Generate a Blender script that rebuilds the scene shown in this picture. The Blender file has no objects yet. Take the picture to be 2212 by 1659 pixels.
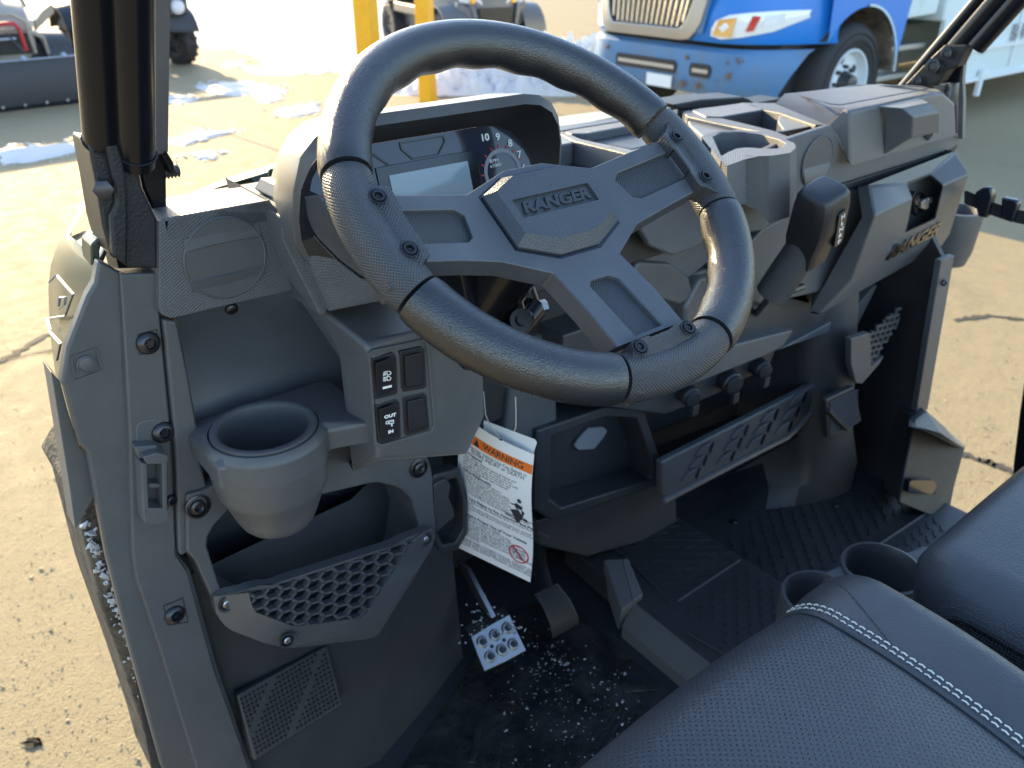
import bpy, bmesh, math, random
from mathutils import Vector, Matrix
random.seed(7)
S_ = bpy.context.scene
COL = S_.collection
V3 = Vector
PI = math.pi
# ------------------------------------------------------------------ camera
EYE = V3((0, 0, 1.4)); GROUND = -0.22
FPX, YAW, PIT, ROL = 1796.94, 0.6802, 0.4983, 0.0029
cF = V3((math.sin(YAW)*math.cos(PIT), math.cos(YAW)*math.cos(PIT), -math.sin(PIT)))
r0 = V3((math.cos(YAW), -math.sin(YAW), 0)); u0 = r0.cross(cF)
cR = r0*math.cos(ROL)+u0*math.sin(ROL); cU = -r0*math.sin(ROL)+u0*math.cos(ROL)
camd = bpy.data.cameras.new('camera'); cam = bpy.data.objects.new('camera', camd); COL.objects.link(cam)
cam.matrix_world = Matrix(((cR.x, cU.x, -cF.x, EYE.x), (cR.y, cU.y, -cF.y, EYE.y), (cR.z, cU.z, -cF.z, EYE.z), (0, 0, 0, 1)))
camd.sensor_width = 36; camd.lens = 36*FPX/2212; camd.clip_start = .02; camd.clip_end = 2000
camd.dof.use_dof = True; camd.dof.focus_distance = .68; camd.dof.aperture_fstop = 10
S_.camera = cam
# ------------------------------------------------------------------ light
SUN_EL, SUN_AZ = math.radians(20), math.radians(6)
w = bpy.data.worlds.new('World'); S_.world = w; w.use_nodes = True
nt = w.node_tree; bg = nt.nodes['Background']
sk = nt.nodes.new('ShaderNodeTexSky'); sk.sky_type = 'NISHITA'; sk.sun_disc = False
sk.sun_elevation = SUN_EL; sk.sun_rotation = SUN_AZ; sk.air_density = 1.0; sk.dust_density = .6; sk.ozone_density = 1.5
nt.links.new(sk.outputs[0], bg.inputs[0]); bg.inputs[1].default_value = .15
sl = bpy.data.lights.new('sun', 'SUN'); sl.energy = 3.7; sl.angle = math.radians(.55); sl.color = (1, .77, .42)
so = bpy.data.objects.new('sun', sl); COL.objects.link(so)
sdir = V3((math.sin(SUN_AZ)*math.cos(SUN_EL), math.cos(SUN_AZ)*math.cos(SUN_EL), math.sin(SUN_EL)))
so.rotation_euler = (-sdir).to_track_quat('-Z', 'Y').to_euler(); so.location = (0, 8, 9)
S_.view_settings.view_transform = 'Standard'; S_.view_settings.look = 'None'
S_.view_settings.exposure = 2.0; S_.view_settings.gamma = 1
# ------------------------------------------------------------------ measuring: a sight line from the eye met with a real surface
def ray(X, Y): return cF+cR*((X-1106)/FPX)-cU*((Y-829.5)/FPX)
def at(X, Y, y):
    d = ray(X, Y); return EYE+d*((y-EYE.y)/d.y)
def atx(X, Y, x):
    d = ray(X, Y); return EYE+d*((x-EYE.x)/d.x)
def atz(X, Y, z):
    d = ray(X, Y); return EYE+d*((z-EYE.z)/d.z)
def on(X, Y, O, n):
    d = ray(X, Y); return EYE+d*((O-EYE).dot(n)/d.dot(n))
K = 2212/4096
def crop(ox, oy, s): return lambda x, y: ((ox+x/s)*K, (oy+y/s)*K)
z1 = crop(0, 0, 1.58); z2 = crop(1200, 0, 1.58); z3 = crop(2696, 0, 1.58); z4 = crop(0, 900, 1.58); z5 = crop(1200, 900, 1.58)
z6 = crop(2696, 900, 1.58); z7 = crop(0, 2022, 1.58); z8 = crop(1300, 2022, 1.58); zc = crop(1000, 400, 1.7015); z9 = crop(2050, 300, 2.011)
za = crop(1700, 1000, 1.3825); zb = crop(750, 1850, 1.8433); zr = crop(2696, 1600, 1.58); zs = crop(2400, 2200, 1.3042)
zt = crop(1750, 1650, 2.37); zq = crop(3300, 0, 1.5088); zk = crop(2300, 0, 1.8433); zu = crop(1550, 0, 2.458)
def Q(pts, y, c=None):                       # outline -> points at depth y (a third number gives a point its own depth)
    o = []
    for p in pts:
        a, b = (c(p[0], p[1]) if c else (p[0], p[1])); o.append(at(a, b, p[2] if len(p) > 2 else y))
    return o
def QZ(pts, z, c=None):
    return [atz(*(c(p[0], p[1]) if c else (p[0], p[1])), p[2] if len(p) > 2 else z) for p in pts]
def QX(pts, x, c=None):
    return [atx(*(c(p[0], p[1]) if c else (p[0], p[1])), p[2] if len(p) > 2 else x) for p in pts]
# ------------------------------------------------------------------ materials
class NB:
    def __init__(s, m): s.t = m.node_tree; s.n = s.t.nodes; s.l = s.t.links
    def new(s, t, **k):
        n = s.n.new('ShaderNode'+t)
        for a, v in k.items(): setattr(n, a, v)
        return n
    def set(s, i, v):
        if hasattr(v, 'node'): s.l.new(v, i)
        else: i.default_value = v
    def math(s, op, a, b=0, c=None, clamp=False):
        n = s.new('Math', operation=op, use_clamp=clamp); s.set(n.inputs[0], a); s.set(n.inputs[1], b)
        if c is not None: s.set(n.inputs[2], c)
        return n.outputs[0]
    def mix(s, f, a, b):
        n = s.new('Mix', data_type='RGBA'); s.set(n.inputs[0], f); s.set(n.inputs[6], a); s.set(n.inputs[7], b); return n.outputs[2]
    def ramp(s, f, stops):
        n = s.new('ValToRGB'); s.set(n.inputs[0], f); e = n.color_ramp.elements
        while len(e) < len(stops): e.new(.5)
        for q, (p, c) in zip(e, stops):
            q.position = p; q.color = c if len(c) == 4 else (*c, 1)
        return n.outputs[0]
    def noise(s, vec, scale, detail=2, rough=.5):
        n = s.new('TexNoise'); n.inputs['Scale'].default_value = scale; n.inputs['Detail'].default_value = detail; n.inputs['Roughness'].default_value = rough
        s.l.new(vec, n.inputs['Vector']); return n.outputs[0]
    def voro(s, vec, scale, feature='F1', rnd=1):
        n = s.new('TexVoronoi', feature=feature); n.inputs['Scale'].default_value = scale; n.inputs['Randomness'].default_value = rnd
        s.l.new(vec, n.inputs['Vector']); return n.outputs[0]
    def bump(s, h, strength, dist, nrm=None):
        n = s.new('Bump'); n.inputs['Strength'].default_value = strength; n.inputs['Distance'].default_value = dist; s.l.new(h, n.inputs['Height'])
        if nrm: s.l.new(nrm, n.inputs['Normal'])
        return n.outputs[0]
MATS = {}
def base(name, col, rough=.5, metal=0, spec=.5, coat=0):
    m = bpy.data.materials.new(name); m.use_nodes = True; MATS[name] = m
    b = m.node_tree.nodes['Principled BSDF']; b.inputs['Base Color'].default_value = (*col, 1)
    b.inputs['Roughness'].default_value = rough; b.inputs['Metallic'].default_value = metal
    b.inputs['Specular IOR Level'].default_value = spec; b.inputs['Coat Weight'].default_value = coat
    return m, NB(m), b
def knurl(nb, u, v, pitch):                  # diamond pattern from two crossing families of grooves
    a = nb.math('SINE', nb.math('MULTIPLY', nb.math('ADD', u, v), PI/pitch))
    b = nb.math('SINE', nb.math('MULTIPLY', nb.math('SUBTRACT', u, v), PI/pitch))
    return nb.math('MULTIPLY', nb.math('ABSOLUTE', a), nb.math('ABSOLUTE', b))
def plastic(name, col, rough=.5, tex='grain', amt=1., spec=.5, wear=.0, sheen=0):
    m, nb, b = base(name, col, rough, spec=spec)
    tc = nb.new('TexCoord'); P = tc.outputs['Object']
    big = nb.noise(P, 9, 4, .6); fine = nb.noise(P, 1400, 2)
    c2 = tuple(min(1, q*1.35+.004) for q in col)
    c = nb.mix(nb.math('MULTIPLY', big, .8), (*col, 1), (*c2, 1)); 
    dust = nb.ramp(nb.noise(P, 26, 8, .78), [(.50, (0, 0, 0)), (.80, (1, 1, 1))]); c = nb.mix(nb.math('MULTIPLY', dust, .30), c, tuple(min(1, q*1.9+.02) for q in col)+(1,))
    if wear:
        sc = nb.ramp(nb.noise(P, 60, 6, .75), [(.60, (0, 0, 0)), (.72, (1, 1, 1))])
        c = nb.mix(nb.math('MULTIPLY', sc, wear), c, (.22, .21, .2, 1))
    nb.l.new(c, b.inputs['Base Color'])
    nb.l.new(nb.math('ADD', nb.math('MULTIPLY', big, .22), rough-.11), b.inputs['Roughness'])
    if tex == 'grain': nr = nb.bump(fine, .22*amt, .0006)
    elif tex == 'rough': nr = nb.bump(nb.noise(P, 420, 4, .6), .55*amt, .0012)
    elif tex == 'leather': nr = nb.bump(nb.voro(P, 1050, 'SMOOTH_F1'), .75*amt, .0009, nb.bump(nb.noise(P, 1100, 3), .3, .0006))
    elif tex in ('knurl', 'knurlx', 'knurluv'):
        if tex == 'knurluv':
            sp = nb.new('SeparateXYZ'); nb.l.new(tc.outputs['UV'], sp.inputs[0]); u, v = sp.outputs[0], sp.outputs[1]
        else:
            sp = nb.new('SeparateXYZ'); nb.l.new(P, sp.inputs[0])
            u = nb.math('MULTIPLY', sp.outputs[0], .62)
            v = nb.math('ADD', sp.outputs[2], nb.math('MULTIPLY', sp.outputs[1], .8))
        nr = nb.bump(knurl(nb, u, v, .0028), .8*amt, .0014)
    else: nr = None
    if sheen: b.inputs['Sheen Weight'].default_value = sheen; b.inputs['Sheen Roughness'].default_value = .35; b.inputs['Sheen Tint'].default_value = (1, .97, .90, 1)
    if nr: nb.l.new(nr, b.inputs['Normal'])
    return m
DK = (.030, .032, .035)
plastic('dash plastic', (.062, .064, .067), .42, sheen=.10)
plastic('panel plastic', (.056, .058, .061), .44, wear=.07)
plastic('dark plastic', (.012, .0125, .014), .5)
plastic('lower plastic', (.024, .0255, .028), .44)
plastic('knurled plastic', (.066, .068, .072), .44, 'knurl', .55, sheen=.10)
plastic('knurled grip', (.030, .032, .036), .33, 'knurluv', .7)
plastic('leather grip', (.012, .013, .015), .27, 'leather', .65, .8)
plastic('wheel plastic', (.058, .062, .069), .36, 'grain', 1.6)
plastic('pad plastic', (.040, .043, .049), .32, 'leather', .7)
plastic('cast black', (.012, .013, .015), .42, 'rough', 1, .3)
plastic('black rubber', (.012, .012, .013), .55)
plastic('switch plastic', (.012, .012, .014), .38)
plastic('shift plastic', (.012, .012, .014), .4, 'rough', .6)
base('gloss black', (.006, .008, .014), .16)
base('black steel', (.006, .007, .010), .22, spec=.28)
base('bolt steel', (.30, .30, .31), .38, 1)
base('dark bolt', (.05, .05, .055), .35, .8)
base('zinc', (.42, .43, .44), .40, 1)
base('white print', (.75, .76, .75), .5)
base('red print', (.55, .03, .03), .5)
base('black print', (.03, .03, .035), .6)
base('grey print', (.22, .23, .25), .5)
base('orange print', (.80, .17, .02), .55)
base('teal print', (.05, .30, .28), .55)
base('paper', (.80, .80, .80), .6)
base('string', (.45, .42, .36), .6)
m, nb, b = base('lcd', (.27, .34, .37), .08)
m, nb, b = base('gauge face', (.022, .027, .042), .06)
m, nb, b = base('gauge glass', (1, 1, 1), .03); b.inputs['Transmission Weight'].default_value = 1; b.inputs['IOR'].default_value = 1.35
b.inputs['Alpha'].default_value = .35
# ------------------------------------------------------------------ mesh helpers
def mesh_of(bm, name, smooth=True):
    bmesh.ops.recalc_face_normals(bm, faces=bm.faces)
    me = bpy.data.meshes.new(name); bm.to_mesh(me); bm.free()
    if smooth:
        for p in me.polygons: p.use_smooth = True
        me.set_sharp_from_angle(angle=math.radians(38))
    return me
def link(name, me, mat, parent=None, bevel=0, seg=2, at_root=None):
    o = bpy.data.objects.new(name, me); COL.objects.link(o)
    if mat and not me.materials: me.materials.append(MATS[mat])
    if parent is not None:
        o.parent = parent
        if parent.type == 'EMPTY' and parent.get('worldparts'): o.location = -parent.location
    if bevel:
        b = o.modifiers.new('bevel', 'BEVEL'); b.width = bevel; b.segments = seg; b.limit_method = 'ANGLE'; b.angle_limit = math.radians(32); b.harden_normals = True
    return o
def put(name, bm, mat, parent=None, bevel=0, seg=2, smooth=True): return link(name, mesh_of(bm, name, smooth), mat, parent, bevel, seg)
def tag(o, label, cat, group=None, kind=None):
    o['label'] = label
    if cat: o['category'] = cat
    if group: o['group'] = group
    if kind: o['kind'] = kind
    return o
def thing(name, label, cat, loc, rz=0, group=None, worldparts=False):
    o = bpy.data.objects.new(name, None); COL.objects.link(o); o.location = loc; o.rotation_euler = (0, 0, rz); o.empty_display_size = .1
    if worldparts: o['worldparts'] = 1
    return tag(o, label, cat, group)
def B(): return bmesh.new()
def face(bm, pts):
    vs = [bm.verts.new(p) for p in pts]; return bm.faces.new(vs)
def prism(bm, pts, off):
    if not isinstance(off, Vector): off = V3((0, off, 0))
    a = [bm.verts.new(p) for p in pts]; b = [bm.verts.new(p+off) for p in pts]; n = len(a)
    f = bm.faces.new(a); g = bm.faces.new(b[::-1])
    for i in range(n): bm.faces.new((a[i], b[i], b[(i+1) % n], a[(i+1) % n]))
    return bm
def frustum(bm, front, back):                 # two outlines with the same count joined
    a = [bm.verts.new(p) for p in front]; b = [bm.verts.new(p) for p in back]; n = len(a)
    bm.faces.new(a); bm.faces.new(b[::-1])
    for i in range(n): bm.faces.new((a[i], b[i], b[(i+1) % n], a[(i+1) % n]))
    return bm
def loft(bm, rings, closed=True, caps=True):
    R = [[bm.verts.new(p) for p in r] for r in rings]; n = len(R[0])
    for i in range(len(R)-1):
        for j in range(n if closed else n-1):
            bm.faces.new((R[i][j], R[i][(j+1) % n], R[i+1][(j+1) % n], R[i+1][j]))
    if caps and closed: bm.faces.new(R[0][::-1]); bm.faces.new(R[-1])
    return bm
def framed(bm, outer, inner, depth, back=True):   # a plate with an opening: outer and inner outlines of equal count, given thickness
    off = V3((0, depth, 0)) if not isinstance(depth, Vector) else depth
    rows = [outer, inner, [p+off for p in inner], [p+off for p in outer]]
    R = [[bm.verts.new(p) for p in r] for r in rows]; n = len(outer)
    for i in range(4):
        for j in range(n): bm.faces.new((R[i][j], R[i][(j+1) % n], R[(i+1) % 4][(j+1) % n], R[(i+1) % 4][j]))
    return bm
def resample(pts, n):
    pts = [V3(p) for p in pts]; L = [0]
    for i in range(len(pts)): L.append(L[-1]+(pts[(i+1) % len(pts)]-pts[i]).length)
    out = []
    for k in range(n):
        t = L[-1]*k/n; i = max(j for j in range(len(pts)) if L[j] <= t+1e-12)
        f = (t-L[i])/max(1e-9, L[i+1]-L[i]); out.append(pts[i].lerp(pts[(i+1) % len(pts)], f))
    return out
def tube(bm, path, r, n=10, caps=True, closed=False):
    path = [V3(p) for p in path]; m = len(path); rs = r if isinstance(r, (list, tuple)) else [r]*m
    prev = None; R = []
    for i, p in enumerate(path):
        if closed: t = path[(i+1) % m]-path[i-1]
        else: t = path[min(i+1, m-1)]-path[max(i-1, 0)]
        t.normalize()
        if prev is None:
            a = V3((0, 0, 1)) if abs(t.z) < .9 else V3((1, 0, 0)); a = (a-t*a.dot(t)).normalized()
        else: a = (prev-t*prev.dot(t)).normalized()
        prev = a; b = t.cross(a)
        R.append([bm.verts.new(p+(a*math.cos(2*PI*k/n)+b*math.sin(2*PI*k/n))*rs[i]) for k in range(n)])
    for i in range(m if closed else m-1):
        for j in range(n): bm.faces.new((R[i][j], R[i][(j+1) % n], R[(i+1) % m][(j+1) % n], R[(i+1) % m][j]))
    if caps and not closed: bm.faces.new(R[0][::-1]); bm.faces.new(R[-1])
    return bm
def axes(n):
    n = n.normalized(); a = V3((0, 0, 1)) if abs(n.z) < .9 else V3((1, 0, 0)); ex = a.cross(n).normalized(); return ex, n.cross(ex), n
def lathe(bm, O, n, prof, seg=32, arc=2*PI, caps=True):   # profile (radius, height) about axis n through O
    ex, ey, n = axes(n); full = abs(arc-2*PI) < 1e-6; N = seg if full else seg+1; R = []
    for r, h in prof: R.append([bm.verts.new(O+n*h+(ex*math.cos(arc*k/seg)+ey*math.sin(arc*k/seg))*max(r, 1e-5)) for k in range(N)])
    for i in range(len(R)-1):
        for j in range(N if full else N-1): bm.faces.new((R[i][j], R[i][(j+1) % N], R[i+1][(j+1) % N], R[i+1][j]))
    if caps and full: bm.faces.new(R[0][::-1]); bm.faces.new(R[-1])
    return bm
def boxb(bm, c, s, rot=None):
    c = V3(c); vs = []
    for x in (-.5, .5):
        for y in (-.5, .5):
            for z in (-.5, .5):
                d = V3((x*s[0], y*s[1], z*s[2]))
                if rot: d = rot @ d
                vs.append(bm.verts.new(c+d))
    for q in ((0, 1, 3, 2), (4, 6, 7, 5), (0, 4, 5, 1), (2, 3, 7, 6), (0, 2, 6, 4), (1, 5, 7, 3)): bm.faces.new([vs[i] for i in q])
    return bm
def words(txt, O, ex, ey, size, ext=.0004, shear=0, bold=0, sx=1, align='CENTER'):
    cu = bpy.data.curves.new('lettering', 'FONT'); cu.body = txt; cu.size = size; cu.extrude = ext; cu.shear = shear; cu.offset = bold
    cu.align_x = align; cu.align_y = 'CENTER'; cu.resolution_u = 3
    o = bpy.data.objects.new('lettering', cu); me = bpy.data.meshes.new_from_object(o); bpy.data.objects.remove(o); bpy.data.curves.remove(cu)
    n = ex.cross(ey); me.materials.clear()
    for v in me.vertices: c = v.co.copy(); v.co = O+ex*(c.x*sx)+ey*c.y+n*c.z
    return me
def join(mes, name):
    bm = B()
    for me in mes: bm.from_mesh(me); bpy.data.meshes.remove(me)
    me = bpy.data.meshes.new(name); bm.to_mesh(me); bm.free(); return me
def split_loose(o, name=None):             # every separate piece of a mesh becomes an object of its own
    bm = bmesh.new(); bm.from_mesh(o.data); bm.verts.ensure_lookup_table(); seen = set(); groups = []
    for v in bm.verts:
        if v.index in seen: continue
        st, g = [v], set(); seen.add(v.index)
        while st:
            q = st.pop(); g.add(q.index)
            for e in q.link_edges:
                w_ = e.other_vert(q)
                if w_.index not in seen: seen.add(w_.index); st.append(w_)
        groups.append(g)
    out = []
    for k, g in enumerate(groups):
        b2 = bm.copy(); b2.verts.ensure_lookup_table(); bmesh.ops.delete(b2, geom=[v for v in b2.verts if v.index not in g], context='VERTS')
        me = bpy.data.meshes.new(name or o.name); b2.to_mesh(me); b2.free(); me.materials.append(o.data.materials[0])
        if k == 0: o.data = me; o.name = name or o.name; out.append(o)
        else:
            c = o.copy(); c.data = me; COL.objects.link(c); out.append(c)
    bm.free(); return out
def screw(parent, c, n, r=.006, mat='dark bolt', name='screw'):
    n = n.normalized(); bm = B()
    lathe(bm, c, n, [(r*1.05, -.001), (r*1.05, r*.25), (r*.8, r*.55), (r*.5, r*.62), (r*.46, r*.2), (0, r*.15)], 20, caps=False)
    ex, ey, n = axes(n); st = []
    return put(name, bm, mat, parent)
# ================================================================== THE PARKED UTILITY VEHICLE
V = thing('utility_vehicle', 'dark grey open utility vehicle with thick black steering wheel, dash and black seats', 'utility vehicle', (.77, .9, GROUND), worldparts=True)
def vp(name, bm, mat, bevel=.0015, seg=2, parent=None): return put(name, bm, mat, parent or V, bevel, seg)
# ---- steering wheel
BETA = .9263
WC = V3((.4344, .4777, 1.2242)); WN = V3((0, -math.cos(BETA), math.sin(BETA))); WX = V3((1, 0, 0)); WY = WN.cross(WX)
def wp(x, y, h=0): return WC+WX*x+WY*y+WN*h
def spoke_h(x, y): 
    d = max(abs(x)-.066, (-y-.055) if abs(x) < .06 else 0, 0)/.075; d = min(1, d); return -.021+.015*d*d*(3-2*d)
bm = B()
H = lambda x, y, dz=0: wp(x, y, spoke_h(x, y)+dz)
TOPR = [(.020, .041), (.066, .0262), (.142, .0300)]
core = [(-.066, .0262), (-.020, .041), (.020, .041), (.066, .0262), (.072, -.038), (.036, -.059), (-.036, -.059), (-.072, -.038)]
def ringq(outer, inner, dz):
    n = len(outer); O = [bm.verts.new(H(*p)) for p in outer]; I = [bm.verts.new(H(*p, dz)) for p in inner]; J = [bm.verts.new(H(*p)) for p in inner]
    for i in range(n):
        bm.faces.new((O[i], O[(i+1) % n], J[(i+1) % n], J[i])); bm.faces.new((J[i], J[(i+1) % n], I[(i+1) % n], I[i]))
    return I
panels = []
def side(sx):
    o = [(.066, .0262), (.104, .0281), (.145, .0300), (.145, -.0290), (.108, -.0335), (.072, -.038)]
    i = [(.080, .008), (.086, .0135), (.1405, .0150), (.1405, -.0140), (.091, -.0165), (.085, -.013)]
    o = [(sx*a, b) for a, b in o]; i = [(sx*a, b) for a, b in i]; panels.append(i); ringq(o, i, -.0042)
side(1); side(-1)
o = [(-.036, -.059), (.036, -.059), (.036, -.1), (.036, -.137), (-.036, -.137), (-.036, -.1)]
i = [(-.0095, -.0755), (.0095, -.0755), (.0145, -.0805), (.0145, -.1335), (-.0145, -.1335), (-.0145, -.0805)]
panels.append(i); ringq(o, i, -.0042)
bm.faces.new([bm.verts.new(H(*p)) for p in core])
# skirt round the outline of the spoke plate
outl = [(-.145, .0300), (-.104, .0281), (-.066, .0262), (-.020, .041), (.020, .041), (.066, .0262), (.104, .0281), (.145, .0300), (.145, -.0290), (.108, -.0335), (.072, -.038), (.036, -.059), (.036, -.1), (.036, -.137),
        (-.036, -.137), (-.036, -.1), (-.036, -.059), (-.072, -.038), (-.108, -.0335), (-.145, -.0290)]
A1 = [bm.verts.new(H(*p)) for p in outl]; A2 = [bm.verts.new(H(p[0]*.99, p[1]*.98, -.020)) for p in outl]
for k in range(len(A1)): bm.faces.new((A1[k], A1[(k+1) % len(A1)], A2[(k+1) % len(A2)], A2[k]))
bm.faces.new(A2[::-1])
bmesh.ops.remove_doubles(bm, verts=bm.verts, dist=.0002)
SW = vp('steering_wheel', bm, 'wheel plastic', .0022, 3)
for i in panels:
    bm = B(); a = [H(p[0], p[1], -.0040) for p in i]; face(bm, a)
    o = put('spoke_panel', bm, None, SW)
    me = o.data; uv = me.uv_layers.new()
    for l in me.loops:
        d = me.vertices[l.vertex_index].co-WC; uv.data[l.index].uv = (d.dot(WX), d.dot(WY))
    me.materials.append(MATS['knurled grip'])
RR, RT, RH = .168, .0193, -.0155
def rim(name, a0, a1, mat, r=RT, bumps=True, inset=True):
    n = max(6, int(abs(a1-a0)/2.2)); m = 28; bm = B(); uvl = bm.loops.layers.uv.new(); rows = []
    for k in range(n+1):
        a = math.radians(a0+(a1-a0)*k/n); row = []
        e = min(k, n-k)
        for j in range(m+1):
            f = 2*PI*j/m; rr = r*(.955 if inset and e == 0 else 1)
            cf, sf = math.cos(f), math.sin(f)       # cf outwards, sf towards the driver
            rad = rr*(1+.03*(cf < 0)*-cf)
            if bumps: 
                wgt = max(0, -cf*.7-sf*.9-.35); rad += .0013*wgt*math.sin(math.radians(a0+(a1-a0)*k/n)*23)
            row.append((wp(.0042+math.cos(a)*(RR+cf*rad), .0042+math.sin(a)*(RR+cf*rad), RH+sf*rad*1.03), (a*RR, f*r)))
        rows.append(row)
    vs = [[bm.verts.new(p) for p, _ in row[:m]] for row in rows]
    for k in range(n):
        for j in range(m):
            q = [(k, j), (k, j+1), (k+1, j+1), (k+1, j)]
            fc = bm.faces.new([vs[a][b % m] for a, b in q])
            for lp, (a, b) in zip(fc.loops, q): lp[uvl].uv = rows[a][b][1]
    bm.faces.new(vs[0][::-1]); bm.faces.new(vs[-1])
    return put(name, bm, mat, SW)
for a0, a1 in ((18.5, 160.8), (199, 252.2), (290, 340.8)): rim('rim_grip', a0, a1, 'leather grip')
for c in (-1, 0, 1):
    a0, a1 = {-1: (162, 198), 1: (-18.2, 17.5), 0: (253.4, 288.8)}[c]
    g = rim('rim_clamp', a0, a1, 'knurled grip', .0182, False)
    def fl(x, y, h): return wp(-y, x, h) if c == 0 else wp(c*-x, y, h)
    # flap that carries the two bolts (x runs inwards from the rim)
    fo = [(-.176, .043), (-.160, .044), (-.1445, .031), (-.1395, .0295), (-.1395, .012), (-.1412, .010), (-.1412, -.012), (-.1395, -.014), (-.1395, -.0300), (-.1455, -.0335), (-.160, -.044), (-.176, -.043)]
    bm = B(); a = [fl(x, y, .0026 if x > -.155 else (.0012 if x > -.165 else -.007)) for x, y in fo]; prism(bm, a, WN*-.020)
    # soften towards the tube
    o = put('bolt_flap', bm, None, g, .0022, 3); me = o.data; uv = me.uv_layers.new()
    for l in me.loops:
        d = me.vertices[l.vertex_index].co-WC; uv.data[l.index].uv = (d.dot(WX), d.dot(WY))
    me.materials.append(MATS['knurled grip'])
    for sy in (-1, 1):
        y = {0: .0263, 1: .0231, -1: .0231}[c]*sy; x = -.1461 if c == 0 else -.1528
        bm = B(); P = fl(x, y, .0030)
        lathe(bm, P, WN, [(.0068, 0), (.0068, .0004), (.0056, .0004), (.0052, -.001)], 24, caps=False)
        lathe(bm, P, WN, [(.0050, -.001), (.0046, .0012), (.0030, .0014)], 24, caps=False)
        lathe(bm, P, WN, [(.0031, .0014), (.0028, -.0022), (0, -.0022)], 6, caps=False)
        put('bolt', bm, 'dark bolt', g)
# hub pad
po = [(-.0555, .0200), (-.0285, .0325), (.0285, .0325), (.0555, .0200), (.0535, -.0305), (.0205, -.0465), (-.0205, -.0465), (-.0535, -.0305)]
pi_ = [(-.0485, .0160), (-.0250, .0270), (.0250, .0270), (.0485, .0160), (.0465, -.0255), (.0185, -.0375), (-.0185, -.0375), (-.0465, -.0255)]
bm = B(); slot = [(-.0400, .0050), (-.0395, .0056), (.0395, .0056), (.0400, .0050), (.0400, -.0118), (.0395, -.0124), (-.0395, -.0124), (-.0400, -.0118)]
rows = [[wp(a*1.0, b*1.0, -.022) for a, b in po], [wp(a, b, -.0185) for a, b in po], [wp(a, b, -.0105) for a, b in pi_], [wp(a, b, -.0105) for a, b in slot], [wp(a*.992, b, -.0135) for a, b in slot]]
loft(bm, rows)
PAD = put('hub_pad', bm, 'pad plastic', SW, .0012, 3)
bm = B(); k8 = [(a*1.045, b*1.06) for a, b in po]; prism(bm, [wp(a, b, -.0207) for a, b in k8], WN*-.003); put('pad_gap', bm, 'gloss black', SW)
me = words('RANGER', wp(.0002, -.0034, -.0128), WX, WY, .0145, .0013, .25, .0006, 1.24); link('lettering', me, 'lower plastic', PAD)
# ---- steering column under the wheel
bm = B(); tube(bm, [wp(0, 0, -.03), wp(0, 0, -.16), wp(0, .0, -.30)], [.030, .026, .026], 20)
colm = vp('steering_column', bm, 'black steel')
bm = B()
prism(bm, Q([(985, 545), (1060, 560), (1120, 600), (1095, 700), (1050, 735), (1010, 660)], .555), .05)
put('column_bracket', bm, 'black steel', colm, .004)
bm = B(); a, b_ = at(1118, 625, .54), at(1135, 690, .545); tube(bm, [a, b_], .0022, 8); a2, b2 = at(1150, 620, .56), at(1168, 672, .56); tube(bm, [a2, b2], .0022, 8)
tube(bm, [a, at(1135, 612, .55), a2], .0022, 8); put('tilt_spring', bm, 'bolt steel', colm)
bm = B(); tube(bm, [at(1150, 668, .56), at(1088, 745, .54)], [.0135, .012], 16); lathe(bm, at(1130, 690, .535), V3((-.6, -.5, .3)), [(.0105, 0), (.0105, .010), (.006, .010), (.006, .004)], 20); put('gas_strut', bm, 'black steel', colm)
bm = B(); tube(bm, [at(1125, 703, .54), at(1085, 712, .55)], .0035, 8); put('strut_rod', bm, 'zinc', colm)
bm = B(); lathe(bm, at(1168, 664, .555), V3((.9, -.3, .1)), [(.007, 0), (.007, .006), (0, .007)], 6); put('strut_nut', bm, 'zinc', colm)
bm = B(); a = at(1068, 612, .548); prism(bm, [a+V3((-.008, 0, .018)), a+V3((.006, 0, .02)), a+V3((.008, 0, -.006)), a+V3((0, 0, -.024)), a+V3((-.009, 0, -.01))], .004); put('weld_plate', bm, 'zinc', colm, .003)
# ---- instrument cluster
CA = math.radians(17); CO = V3((.434, .6626, 1.1915)); CN = V3((0, -math.cos(CA), math.sin(CA))); CX = V3((1, 0, 0)); CY = CN.cross(CX)
def cp(x, y, h=0): return CO+CX*x+CY*y+CN*h
def caps_outline(hw, top, bot, n=10):          # flat top and bottom, rounded ends
    cy = (top+bot)/2; ry = (top-bot)/2; o = []
    for k in range(n+1):
        a = PI/2-PI*k/n; o.append((hw-ry*.95+math.cos(a)*ry*.95*1.0, cy+math.sin(a)*ry))
    return o+[(-x, y) for x, y in o[::-1]]
gl = caps_outline(.127, .0412, -.062)
bm = B(); prism(bm, [cp(x, y, 0) for x, y in gl], CN*-.02); IC = vp('instrument_cluster', bm, 'gauge face', 0)
bm = B(); prism(bm, [cp(x, y, .0002) for x, y in ((-.0545, .0200), (.0535, .0205), (.0590, .012), (.0590, -.045), (-.0545, -.045))], CN*.0016); put('display_frame', bm, 'gloss black', IC, .0005)
bm = B(); prism(bm, [cp(x, y, .0018) for x, y in ((-.0430, .0112), (.0462, .0112), (.0462, -.033), (-.0430, -.033))], CN*.0008); put('display', bm, 'lcd', IC)
bm = B(); framed(bm, [cp(x, y, .0002) for x, y in ((-.024, .0385), (.026, .0385), (.026, .032), (.016, .0215), (-.014, .0215), (-.024, .032))], [cp(x, y, .0002) for x, y in ((-.0225, .037), (.0245, .037), (.0245, .0325), (.0155, .023), (-.0135, .023), (-.0225, .0325))], CN*.001)
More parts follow.
